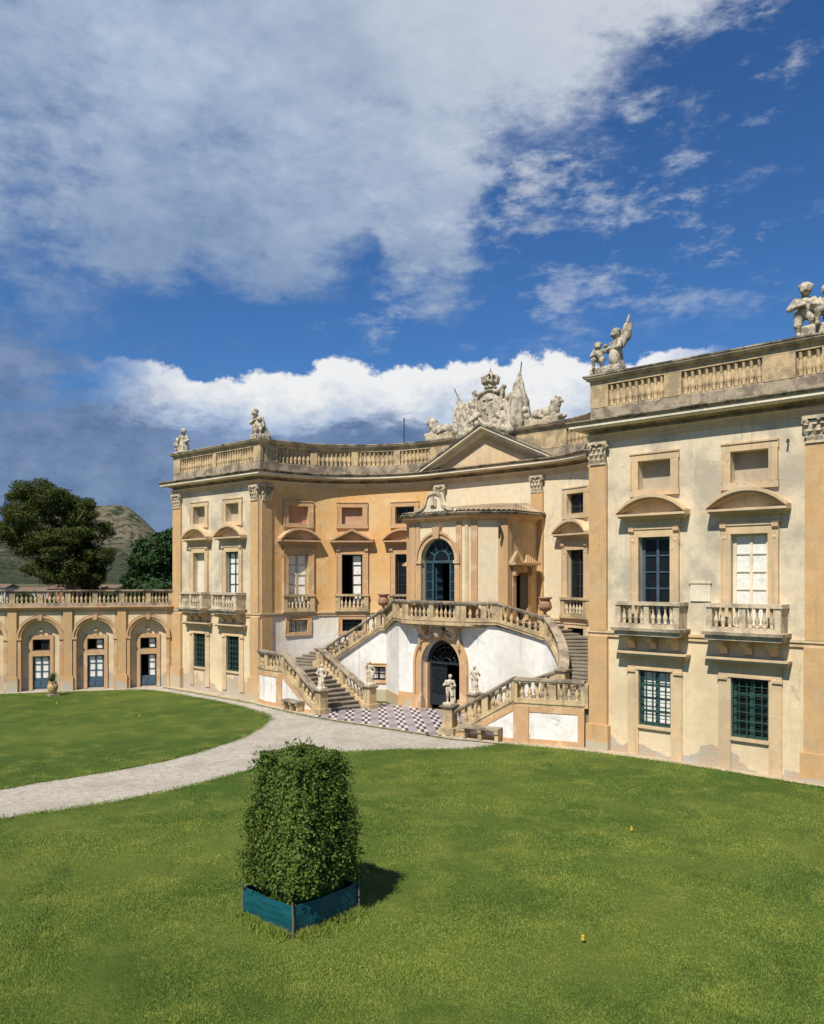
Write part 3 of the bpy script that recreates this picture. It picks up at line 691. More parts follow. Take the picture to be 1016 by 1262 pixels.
# pavilion windows
def pav_window(M, s, kind_up, kind_low, m='trim_pale'):
    surround(villa, M, s, 1.26, *ATT, .30, .09, m, True, .02); infill(villa, M, s, 1.26, *ATT, 'infill_tan', .34)
    sr = surround(villa, M, s, 1.22, 4.86, 8.0, .34, .10, m, False)
    mb = MB(); mb.mbox(M, s-1.0, s+1.0, -.02, .08, 8.35, 8.62); mb.mbox(M, s-1.08, s+1.08, -.02, .14, 8.34, 8.40); mb.build('frieze', m, sr)
    hood(sr, M, s, 2.66, 8.62, 'arc', m); consoles(sr, M, s, 1.72, 8.33, .6, m)
    balcony(villa, M, s, 2.5, ZS+.02)
    if kind_up == 'blue':
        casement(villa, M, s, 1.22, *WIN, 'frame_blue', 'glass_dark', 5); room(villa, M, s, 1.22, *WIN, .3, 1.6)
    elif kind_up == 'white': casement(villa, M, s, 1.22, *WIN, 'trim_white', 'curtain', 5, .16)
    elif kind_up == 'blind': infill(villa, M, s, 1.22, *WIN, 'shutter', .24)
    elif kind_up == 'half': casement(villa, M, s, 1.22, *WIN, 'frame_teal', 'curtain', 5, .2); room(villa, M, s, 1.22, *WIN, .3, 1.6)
    # ground floor window with green iron grille under a straight hood
    mb = MB(); a, b = s-.625, s+.625; t = .42
    for x0, x1 in ((a-t, a), (b, b+t)): mb.mbox(M, x0, x1, -.02, .06, .0, 3.15)
    mb.mbox(M, a-t, b+t, -.02, .064, 3.15, 3.58); mb.mbox(M, a-.02, b+.02, -.02, .10, LOW[0]-.1, LOW[0])
    mb.mbox(M, a-.07, b+.07, .064, .10, 3.15, 3.22)
    for x0, x1 in ((a-t-.03, a-.12), (b+.12, b+t+.03)): mb.mbox(M, x0, x1, .06, .12, 3.06, 3.15)
    sr = mb.build('window_surround', m, villa)
    mb = MB(); mb.mbox(M, s-1.25, s+1.25, -.02, .2, 3.58, 3.68); mb.mbox(M, s-1.32, s+1.32, -.02, .36, 3.68, 3.76); mb.mbox(M, s-1.36, s+1.36, -.02, .42, 3.76, 3.83)
    mb.build('hood', 'trim_pale', sr)
    casement(villa, M, s, 1.25, *LOW, 'grille_green', 'curtain' if kind_low == 'white' else 'glass_dark', 4, .2)
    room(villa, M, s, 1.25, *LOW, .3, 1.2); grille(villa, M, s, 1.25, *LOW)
pav_window(LP, LEFT_S[0], 'blind', 'dark'); pav_window(LP, LEFT_S[1], 'half', 'dark')
pav_window(RP, RIGHT_S[0], 'blue', 'white'); pav_window(RP, RIGHT_S[1], 'white', 'dark')
# small plaque between the right pavilion windows
mb = MB(); mb.mbox(RP, 4.0, 4.72, -.02, .05, 5.7, 6.32); mb.mbox(RP, 3.96, 4.76, -.02, .08, 6.32, 6.38); mb.build('plaque', 'trim_white', villa)

# windows of the concave wings
def curve_window(M, s, ped, attic, mainw, mezz):
    m = 'trim' if M is CL else 'trim_pale'
    surround(villa, M, s, 1.22, 9.62, 10.6, .3, .1, m, True, .02)
    if attic == 'brick': infill(villa, M, s, 1.22, 9.62, 10.6, 'brick_infill', .22)
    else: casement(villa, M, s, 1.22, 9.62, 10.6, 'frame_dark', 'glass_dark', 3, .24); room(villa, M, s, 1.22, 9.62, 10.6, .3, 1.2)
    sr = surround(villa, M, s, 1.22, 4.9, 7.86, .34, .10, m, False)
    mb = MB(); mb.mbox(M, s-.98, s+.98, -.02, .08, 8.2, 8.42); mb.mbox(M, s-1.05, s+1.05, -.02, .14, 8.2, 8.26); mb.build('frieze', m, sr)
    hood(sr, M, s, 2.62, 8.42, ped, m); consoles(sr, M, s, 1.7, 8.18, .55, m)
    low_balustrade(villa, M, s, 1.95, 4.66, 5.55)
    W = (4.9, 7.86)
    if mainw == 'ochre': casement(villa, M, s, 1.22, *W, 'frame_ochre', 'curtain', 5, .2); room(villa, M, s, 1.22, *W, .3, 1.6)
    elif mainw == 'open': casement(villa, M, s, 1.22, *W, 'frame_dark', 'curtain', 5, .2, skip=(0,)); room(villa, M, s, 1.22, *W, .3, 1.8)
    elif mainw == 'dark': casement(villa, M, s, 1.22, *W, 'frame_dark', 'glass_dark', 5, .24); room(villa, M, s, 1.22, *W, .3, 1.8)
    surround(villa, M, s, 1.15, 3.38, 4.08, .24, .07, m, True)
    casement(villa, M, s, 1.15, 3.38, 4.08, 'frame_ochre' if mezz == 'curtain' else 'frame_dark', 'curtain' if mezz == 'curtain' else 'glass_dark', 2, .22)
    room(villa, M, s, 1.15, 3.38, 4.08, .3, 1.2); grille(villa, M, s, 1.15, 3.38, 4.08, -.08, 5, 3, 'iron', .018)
a18, a45, a72 = RAD*R(18), RAD*R(45), RAD*R(72)
curve_window(CL, a18, 'arc', 'brick', 'ochre', 'curtain'); curve_window(CL, a45, 'tri', 'brick', 'open', 'dark'); curve_window(CL, a72, 'arc', 'dark', 'dark', 'dark')
curve_window(CR, a18, 'arc', 'dark', 'dark', 'dark'); curve_window(CR, a45, 'tri', 'brick', 'dark', 'dark'); curve_window(CR, a72, 'arc', 'brick', 'ochre', 'dark')

# central pediment
def pediment():
    M = BAY; c = 3.56; hw = 4.62; z0, z1 = 12.50, 14.62; mb = MB()
    tz = lambda x: z0+(z1-z0)*(1-abs(x-c)/hw)
    for sx in (-1, 1):
        xs = [c+sx*hw*i/8 for i in range(9)]
        mb.band(M, [(x, tz(x)-.20) for x in xs], [(x, tz(x)-.06) for x in xs], -.5, .60)
        mb.band(M, [(x, tz(x)-.36) for x in xs], [(x, tz(x)-.20) for x in xs], -.5, .38) if False else None
        mb.band(M, [(x, max(z0+.01, tz(x)-.42)) for x in xs], [(x, max(z0+.02, tz(x)-.2)) for x in xs], -.5, .30)
    o = mb.build('pediment', 'trim_white', villa)
    mb = MB(); mb.slab(M, [(c-hw+.5, z0), (c+hw-.5, z0), (c, z1-.3)], -.5, .02); mb.build('tympanum', 'trim_pale', o)
    mb = MB()       # raised inner triangle edge
    for sx in (-1, 1): mb.band(M, [(c+sx*2.6*i/4, 12.66+1.18*(1-i/4)) for i in range(5)], [(c+sx*2.75*i/4, 12.66+1.26*(1-i/4)) for i in range(5)], .02, .06)
    mb.build('moulding', 'trim', o)
    mb = MB()
    for sx in (-1, 1):      # tiled roof of the pediment running back to the parapet
        for i in range(11):
            xa, xb = c+sx*hw*i/11, c+sx*hw*(i+1)/11
            mb.slab(M, [(xa, tz(xa)-.06), (xb, tz(xb)-.06), (xb, tz(xb)+.035), (xa, tz(xa)+.035)], -.45, .66)
    mb.build('pediment_roof', 'coping', o)
pediment()

# entrance vestibule that stands before the central bay
VF = [((-3.25, 7.09), (-3.25, 4.36)), ((-3.25, 4.36), (-1.9, 3.1)), ((-1.9, 3.1), (1.9, 3.1)), ((1.9, 3.1), (3.25, 4.36)), ((3.25, 4.36), (3.25, 7.09))]
VS = [seg(*f) for f in VF]
ZV = 9.42
for i, M in enumerate(VS):
    ops = []
    if i == 2: ops = [op(1.9, 2.2, 4.5, 8.47, .32, True)]
    if i == 4: ops = [op(1.15, 1.0, 4.42, 6.75, .4)]
    if i == 0: ops = [op(1.58, 1.0, 4.42, 6.75, .4)]
    mb = MB(); wall(mb, M, 0, M.L, 4.2, ZV, ops); mb.build('vestibule_wall', 'bay_wall' if i != 4 and i != 0 else 'trim_pale', villa)
vp = [p for p, q in VF]+[VF[-1][1]]
ring('vestibule_cornice', [(-.1, 9.28), (.06, 9.28), (.08, 9.36), (.2, 9.42), (.34, 9.46), (.36, 9.58), (-.1, 9.58)], 'trim', vp)
ring('vestibule_cornice_edge', [(-.1, 9.58), (.42, 9.58), (.46, 9.66), (.44, 9.70), (-.1, 9.74)], 'coping', vp)
def vest_strip(M, s0, s1, m='trim', d=.05, z0=4.42, z1=9.28):
    mb = MB(); mb.mbox(M, s0, s1, -.02, d, z0, z1); mb.build('pilaster_strip', m, villa)
for s0, s1 in ((.06, .36), (3.05, 3.40)): vest_strip(VS[2], s0, s1)
vest_strip(VS[2], .42, .66); vest_strip(VS[2], 3.6, 3.8, 'trim_pale')
for M in (VS[1], VS[3]): vest_strip(M, .1, .42, 'trim'); vest_strip(M, M.L-.42, M.L+.04, 'ochre', .06)
vest_strip(VS[4], -.04, .35, 'ochre', .06); vest_strip(VS[0], VS[0].L-.35, VS[0].L+.04, 'ochre', .06)
def vest_window():
    M = VS[2]; s, hw, zs = 1.9, 1.1, 7.37; dep = .26; n = 18
    P = lambda r, i, k=n: (s-r*math.cos(PI*i/k), zs+r*math.sin(PI*i/k))
    mb = MB()
    mb.band(M, [P(hw, i) for i in range(n+1)], [P(hw+.3, i) for i in range(n+1)], -.02, .10)
    mb.band(M, [P(hw+.22, i) for i in range(n+1)], [P(hw+.34, i) for i in range(n+1)], .10, .17)
    for sx in (-1, 1):
        a, b = sorted((s+sx*hw, s+sx*(hw+.3))); mb.mbox(M, a, b, -.02, .10, 4.5, zs); mb.mbox(M, a-.04, b+.04, -.02, .16, zs-.16, zs)
    mb.slab(M, [(s-.17, zs+hw-.02), (s+.17, zs+hw-.02), (s+.24, zs+hw+.55), (s-.24, zs+hw+.55)], .0, .24)
    mb.build('window_surround', 'trim', villa)
    mb = MB(); D0, D1 = -dep-.04, -dep+.04
    mb.band(M, [P(hw-.1, i) for i in range(n+1)], [P(hw, i) for i in range(n+1)], D0, D1)
    mb.band(M, [P(.44, i) for i in range(n+1)], [P(.54, i) for i in range(n+1)], D0, D1)
    for i in range(1, 6):
        a = PI*i/6; c_, s_ = math.cos(a), math.sin(a); e = .03
        mb.slab(M, [(s-.52*c_-e*s_, zs+.52*s_-e*c_), (s-1.02*c_-e*s_, zs+1.02*s_-e*c_), (s-1.02*c_+e*s_, zs+1.02*s_+e*c_), (s-.52*c_+e*s_, zs+.52*s_+e*c_)], D0+.01, D1-.01)
    mb.mbox(M, s-hw, s+hw, D0-.01, D1+.02, zs-.13, zs)
    for x0 in (s-hw, s-.62, s+.52, s+hw-.1): mb.mbox(M, x0, x0+.1, D0, D1, 4.5, zs-.13)
    for x0, x1 in ((s-hw+.1, s-.62), (s+.62, s+hw-.1)):
        for i in range(7): z = 4.5+(zs-.13-4.5)*i/6; mb.mbox(M, x0, x1, D0+.01, D1-.01, z-.025, z+.025)
    o = mb.build('arched_window', 'frame_teal', villa)
    for i in range(6):
        q = MB(); p0, p1 = i*3, i*3+3
        q.slab(M, [P(.53, j) for j in range(p0, p1+1)]+[P(1.01, j) for j in range(p1, p0-1, -1)], -dep-.006, -dep+.004); q.build('pane', 'glass_dark', o)
    q = MB(); q.slab(M, [P(.45, j) for j in range(n+1)], -dep-.006, -dep+.004); q.build('pane', 'glass_dark', o)
    for x0, x1 in ((s-hw+.1, s-.62), (s+.62, s+hw-.1)):
        for i in range(6):
            z0 = 4.5+(zs-.13-4.5)*i/6; q = MB(); q.mbox(M, x0, x1, -dep-.006, -dep+.004, z0+.03, z0+.45); q.build('pane', 'glass_blue', o)
    # leaf swung inwards, seen edge on behind the opening
    mb = MB()
    for j in range(2):
        y0 = -dep-.12-j*.26
        mb.mbox(M, s-.52, s-.48, y0-.24, y0, 4.6, zs-.2)
    for i in range(7): z = 4.6+(zs-.2-4.6)*i/6; mb.mbox(M, s-.47, s-.44, -dep-.62, -dep-.12, z-.03, z+.03)
    mb.build('open_leaf', 'frame_blue', o)
    room(villa, M, s, 2.2, 4.5, 8.5, .34, 2.6)
vest_window()
def vest_door(M, s):
    mb = MB(); a, b = s-.5, s+.5
    for x0, x1 in ((a-.28, a), (b, b+.28)): mb.mbox(M, x0, x1, -.02, .1, 4.42, 6.75)
    mb.mbox(M, a-.28, b+.28, -.02, .104, 6.75, 7.05)
    for x0, x1 in ((a-.34, a-.06), (b+.06, b+.34)): mb.mbox(M, x0, x1, .104, .3, 6.62, 7.05)
    mb.mbox(M, s-1.0, s+1.0, -.02, .3, 7.05, 7.13); mb.mbox(M, s-1.08, s+1.08, -.02, .46, 7.13, 7.25)
    sr = mb.build('door_surround', 'trim', villa)
    mb = MB()       # broken scrolls of a lost pediment
    for sx in (-1, 1):
        for i in range(6):
            a_ = i/6; mb.mbox(M, s+sx*(1.0-.12*i)-.08, s+sx*(1.0-.12*i)+.08, -.02, .3-.03*i, 7.25, 7.32+.5*math.sin(a_*1.5)*(1 if sx < 0 else .7))
    mb.build('scroll', 'trim_pale', sr)
    room(villa, M, s, 1.0, 4.42, 6.75, .4, 1.6)
    mb = MB(); mb.mbox(M, a, a+.5, -.42, -.36, 4.42, 6.75); mb.build('door', 'frame_dark', villa)
vest_door(VS[4], 1.15); vest_door(VS[0], 1.58)
def vest_roof():
    o = MB(); pl = offset(vp, .40); zt = 10.28
    base = pl; top = [(-2.5, 7.09), (-2.2, 6.6), (-1.3, 6.1), (1.3, 6.1), (2.2, 6.6), (2.5, 7.09)]
    for i in range(5):
        A, B, C_, D_ = base[i], base[i+1], top[i+1], top[i]; n = max(4, int(math.dist(A, B)/.22))
        for k in range(n):
            u0, u1 = k/n, (k+1)/n; L = lambda p, q, u: (p[0]+(q[0]-p[0])*u, p[1]+(q[1]-p[1])*u)
            um = (u0+u1)/2; h = .06
            a, b, m_ = L(A, B, u0), L(A, B, u1), L(A, B, um); c2, d2, e2 = L(D_, C_, u1), L(D_, C_, u0), L(D_, C_, um)
            o.face([(*a, 9.74), (*m_, 9.74+h), (*e2, zt+h), (*d2, zt)]); o.face([(*m_, 9.74+h), (*b, 9.74), (*c2, zt), (*e2, zt+h)])
    o.face([(*p, zt) for p in top]); o.build('vestibule_roof', 'roof_tile', villa)
    M = VS[2]; c = 1.9; mb = MB()       # shaped gable over the window
    half = [(0, 1.02), (.22, 1.0), (.36, .90), (.42, .72), (.5, .50), (.68, .30), (.92, .2), (1.2, .14), (1.4, 0)]
    poly = [(c+x, 9.72+z) for x, z in half]+[(c-x, 9.72+z) for x, z in half[::-1][:-1]]
    mb.slab(M, poly, .05, .36); g = mb.build('gable', 'trim_white', villa)
    mb = MB()
    for sx in (-1, 1): mb.band(M, [(c+sx*x, 9.72+z-.1) for x, z in half[:-1]], [(c+sx*x*1.03, 9.72+z+.05) for x, z in half[:-1]], .30, .45)
    mb.mbox(M, c-.2, c+.2, .36, .44, 10.02, 10.4); mb.mbox(M, c-.1, c+.1, .44, .5, 10.08, 10.5)
    mb.build('gable_moulding', 'stone_pale', g)
    mb = MB(); mb.tube([VS[3](1.45, 0, 9.06), VS[3](1.45, .32, 9.08), VS[3](1.45, .40, 9.0), VS[3](1.45, .28, 8.4)], [.06, .07, .07, .05]); mb.build('water_spout', 'pipe', villa)
vest_roof()
mb = MB(); mb.tube([(-7.5, 8.6, 12.4), (-7.5, 8.6, 16.2)], .035); mb.build('antenna', 'pipe', villa)
mb = MB(); mb.tube([RP(7.3, 0, 11.0), RP(7.3, .12, 11.0), RP(7.3, .2, 10.9)], [.025, .03, .035]); mb.build('water_spout', 'pipe', villa)

# ------------------------------------------------------------------ the double staircase with its portal
ST = thing('grand_staircase', 'double stone staircase with balustrades, white plaster walls and arched iron gate', 'staircase', (0, 1, 0))
def rail(parent, pts, posts=(), m='stone', spacing=.27, w=.30, balm='stone', ends=(.17, .17)):
    """balustrade along (x, y, floor z): kerb, handrail, posts and balusters"""
    n = len(pts); acc = [0]
    for a, b in zip(pts[:-1], pts[1:]): acc.append(acc[-1]+math.dist(a[:2], b[:2]))
    L = acc[-1]
    def at(s):
        s = min(L, max(0, s))
        for i in range(n-1):
            if s <= acc[i+1]+1e-6:
                u = (s-acc[i])/max(1e-6, acc[i+1]-acc[i]); a, b = pts[i], pts[i+1]
                return [a[k]+(b[k]-a[k])*u for k in range(3)]+[math.atan2(b[1]-a[1], b[0]-a[0])]
    mb = MB(); z = [p[2] for p in pts]
    mb.vwall(pts, -w/2, w/2, [q-.14 for q in z], [q+.16 for q in z])
    mb.vwall(pts, -w/2-.035, w/2+.035, [q-.02 for q in z], [q+.05 for q in z], 0)
    for s in posts:
        x, y, q, a = at(s); c, s_ = math.cos(a), math.sin(a); e = w/2-.012
        mb.prism([(x+c*i*e-s_*j*e, y+s_*i*e+c*j*e) for i, j in ((-1, -1), (1, -1), (1, 1), (-1, 1))], q-.1, q+.84)
    o = mb.build('balustrade', m, parent)
    mb = MB(); mb.vwall(pts, -w/2-.03, w/2+.03, [q+.80 for q in z], [q+.86 for q in z]); mb.vwall(pts, -w/2-.06, w/2+.06, [q+.86 for q in z], [q+.95 for q in z]); mb.build('handrail', 'stone_grey', o)
    cuts = [-ends[0]]+sorted(posts)+[L+ends[1]]
    if ends[0] == 0: cuts[0] = -w/2
    for a, b in zip(cuts[:-1], cuts[1:]):
        a, b = a+w/2, b-w/2
        if b-a < .2: continue
        k = max(1, int((b-a)/spacing))
        for i in range(k):
            x, y, q, _ = at(a+(b-a)*(i+.5)/k); baluster(x, y, q+.14, .67, o, balm, 1.0)
    return o
def newel(parent, x, y, z0, z1, a, w=.46, m='stone'):
    mb = MB(); c, s_ = math.cos(a), math.sin(a)
    def blk(h, q0, q1): mb.prism([(x+c*i*h-s_*j*h, y+s_*i*h+c*j*h) for i, j in ((-1, -1), (1, -1), (1, 1), (-1, 1))], q0, q1)
    blk(w/2+.12, z0, z0+.42); blk(w/2, z0+.42, z1-.12); o = mb.build('newel', m, parent)
    mb = MB(); blk(w/2+.05, z1-.12, z1-.06); blk(w/2+.09, z1-.06, z1); mb.build('cap', 'stone_grey', o)

C0 = lambda sd, r, ph: (sd*(3.56+r*math.sin(R(ph))), .29+r*math.cos(R(ph)))
RI = 4.62
PH0, PH1 = 20, 66
LANDZ, MIDZ, TOPZ = 1.6, 3.75, 4.42
def inner_path(sd, n1=5, n2=16):
    """plan of the inner edge of the upper flight from the upper landing down, with floor heights"""
    a = (sd*3.3, 3.5); b = C0(sd, RI, PH0); P = []
    for i in range(n1): u = i/(n1-1); P.append((a[0]+(b[0]-a[0])*u, a[1]+(b[1]-a[1])*u, TOPZ+(MIDZ-TOPZ)*u))
    P.append((*C0(sd, RI, PH0+4), MIDZ))
    for i in range(1, n2+1):
        u = i/n2; ph = PH0+4+(PH1-PH0-4)*u; P.append((*C0(sd, RI, ph), MIDZ+(LANDZ-MIDZ)*u))
    return P
LOWF = {1: dict(P0=(5.05, -1.66), P1=(7.58, -1.08), Q0=(3.65, 1.75), Q1=(7.55, 2.05)), -1: dict(P0=(-4.42, -.95), P1=(-7.45, -.62), Q0=(-3.72, 1.72), Q1=(-7.55, 2.05))}
lerp = lambda a, b, u: tuple(x+(y-x)*u for x, y in zip(a, b))
def flip(path, sd): return path if sd < 0 else path[::-1]     # keep the outer side on the right of travel
for sd in (1, -1):
    IP = inner_path(sd); g0 = gz(sd*5)
    # upper flight: wedge steps between the inner edge and the concave wall
    def step(poly, zt, name='step'):
        mb = MB(); mb.prism(poly, -.5, zt-.05); mb.build(name, 'step_stone', ST)
        c = (sum(p[0] for p in poly)/len(poly), sum(p[1] for p in poly)/len(poly))
    ins = [(p[0], p[1]) for p in IP]
    outs = []
    for i in range(5): outs.append(C0(sd, 6.74, 2+i*(PH0-2)/4))
    outs.append(C0(sd, 6.74, PH0+5))
    for i in range(1, 17): outs.append(C0(sd, 6.74, PH0+5+(80-PH0-5)*i/16))
    def tread(i, z):
        a, b, c, d = lerp(ins[i], outs[i], .13), lerp(ins[i+1], outs[i+1], .13), outs[i+1], outs[i]
        mb = MB(); mb.prism([a, b, c, d], -.5, z-.06); ext = [lerp(a, b, -.0), lerp(a, b, 1.10), lerp(d, c, 1.10), d]
        mb.prism(ext, z-.06, z); mb.build('step', 'step_stone', ST)
    for i in range(4): tread(i, TOPZ-(TOPZ-MIDZ)*(i+.5)/4)
    tread(4, MIDZ)
    for i in range(16): tread(5+i, MIDZ-(MIDZ-LANDZ)*(i+.2)/16)
    # middle landing beside the pavilion
    f = LOWF[sd]; pol = [f['P1'], (sd*10.3, -.02), C0(sd, 6.74, 89), C0(sd, 6.74, 85), C0(sd, 6.74, 80.1), C0(sd, RI, PH1+.1), f['Q1']]
    mb = MB(); mb.prism(pol, -.5, LANDZ-.02); mb.build('landing', 'step_stone', ST)
    # lower flight
    N = 10
    for i in range(N):
        u0, u1 = i/N, (i+1)/N; z = g0+.04+(LANDZ-g0)*(i+1)/N*.985
        a, b, c, d = lerp(f['P0'], f['P1'], u0), lerp(f['P0'], f['P1'], u1), lerp(f['Q0'], f['Q1'], u1), lerp(f['Q0'], f['Q1'], u0)
        mb = MB(); mb.prism([a, b, c, d], -.6, z-.055); mb.prism([lerp(a, b, -.10), b, c, lerp(d, c, -.10)], z-.055, z); mb.build('step', 'step_stone', ST)
    # walls: inner curved wall, side walls of the lower flight, landing wall
    Mi = arc(sd, RI)
    def ztop(s):
        ph = s/RI*180/PI if sd > 0 else 90-s/RI*180/PI
        if ph <= PH0+4: return MIDZ-.12
        return MIDZ+(LANDZ-MIDZ)*(ph-PH0-4)/(PH1-PH0-4)-.12
    sA, sB = (RI*R(PH0), RI*R(PH1)) if sd > 0 else (RI*R(90-PH1), RI*R(90-PH0))
    sw = RI*R(27) if sd > 0 else RI*R(90-26)
    mb = MB(); wall(mb, Mi, sA, sB, -.6, ztop, [op(sw, .92, .82, 1.58, .25)], .25); mb.build('wall', 'white_wall', ST)
    surround(ST, Mi, sw, .92, .82, 1.58, .2, .05, 'trim', True); casement(ST, Mi, sw, .92, .82, 1.58, 'frame_dark', 'curtain', 2, .18)
    room(ST, Mi, sw, .92, .82, 1.58, .25, .6); grille(ST, Mi, sw, .92, .82, 1.58, -.05, 5, 3, 'iron', .02)
    a, b = (sd*2.9, 3.3), C0(sd, RI, PH0); Mc = seg(a, b) if sd > 0 else seg(b, a)
    zc = (lambda s: TOPZ-.12+(MIDZ-TOPZ)*s/Mc.L) if sd > 0 else (lambda s: MIDZ-.12+(TOPZ-MIDZ)*s/Mc.L)
    mb = MB(); wall(mb, Mc, 0, Mc.L, -.6, zc, (), .4); mb.build('wall', 'white_wall', ST)
    mb = MB(); mb.mbox(Mc, .06 if sd > 0 else 0, Mc.L if sd > 0 else Mc.L-.06, -.02, .03, -.6, .62+g0); mb.mbox(Mi, sA, sB, -.02, .025, -.6, .56+g0); mb.build('plinth', 'ochre', ST)
    # upper balustrade, post for the urn at the middle landing
    acc = [0]
    for p, q in zip(IP[:-1], IP[1:]): acc.append(acc[-1]+math.dist(p[:2], q[:2]))
    fl = flip(IP, -sd); Lr = acc[-1]
    pst = [.12, acc[4]-.05, acc[5]+.1, acc[13], Lr-.1]; pst = pst if sd > 0 else [Lr-q for q in pst]
    rail(ST, fl, pst)
    # lower balustrades
    zP = lambda u: g0+.12+(LANDZ-g0-.08)*u
    for k0, k1, posts in (('P0', 'P1', (.52, 1.0)), ('Q0', 'Q1', (.5, .97))):
        L = math.dist(f[k0], f[k1]); pp = [(*lerp(f[k0], f[k1], u), zP(u)) for u in (0, .5, 1)]
        rev = (sd > 0) == (k0[0] == 'Q'); P = pp[::-1] if rev else pp
        ps = [q*L for q in posts if q < .99]; ps = [L-q for q in ps] if rev else ps
        rail(ST, P, ps, ends=(0, 0))
        mb = MB(); mb.vwall(P, -.14, .14, [-.6]*3, [p[2]-.13 for p in P]); mb.build('wall', 'white_wall', ST)
        mb = MB()       # ochre border under the kerb and along the foot
        zz = [p[2]-.14 for p in P]
        mb.vwall(P, -.165, .165, [max(-.1, q-.24) for q in zz], zz); mb.vwall(P, -.172, .172, [-.6]*3, [gz(p[0])+.16 for p in P]); mb.build('border', 'trim', ST)
    pl = [f['P1'], (sd*9.05, -.52), (sd*10.2, -.12)]; P = [(*p, LANDZ) for p in (pl if sd > 0 else pl[::-1])]; L = math.dist(*pl[:2])+math.dist(*pl[1:])
    rail(ST, P, [.0, 1.55, L] if sd > 0 else [0, L-1.55, L])
    mb = MB(); mb.vwall(P, -.14, .14, [-.6]*3, [LANDZ-.13]*3); mb.build('wall', 'white_wall', ST)
    Mp = seg(pl[0], pl[2]) if sd > 0 else seg(pl[2], pl[0])
    mb = MB(); zz = 1.46; mb.vwall(P, -.165, .165, [zz-.22]*3, [zz]*3); mb.vwall(P, -.172, .172, [-.6]*3, [gz(p[0])+.2 for p in P])
    aw = .62; mb.mbox(Mp, 0 if sd > 0 else Mp.L-aw, aw if sd > 0 else Mp.L, -.2, .21, -.6, 1.47); e = .25
    mb.mbox(Mp, Mp.L-e if sd > 0 else 0, Mp.L if sd > 0 else e, -.2, .195, -.6, zz-.01)
    mb.build('border', 'trim', ST)
    for k in ('P0', 'Q0'):
        x, y = f[k]; dx, dy = f[k[0]+'1'][0]-x, f[k[0]+'1'][1]-y; newel(ST, x-dx/math.hypot(dx, dy)*.3, y-dy/math.hypot(dx, dy)*.3, g0-.1, g0+1.24, math.atan2(dy, dx))
    x, y, z = IP[-1]; newel(ST, x, y, LANDZ-.1, LANDZ+1.02, 0, .4)

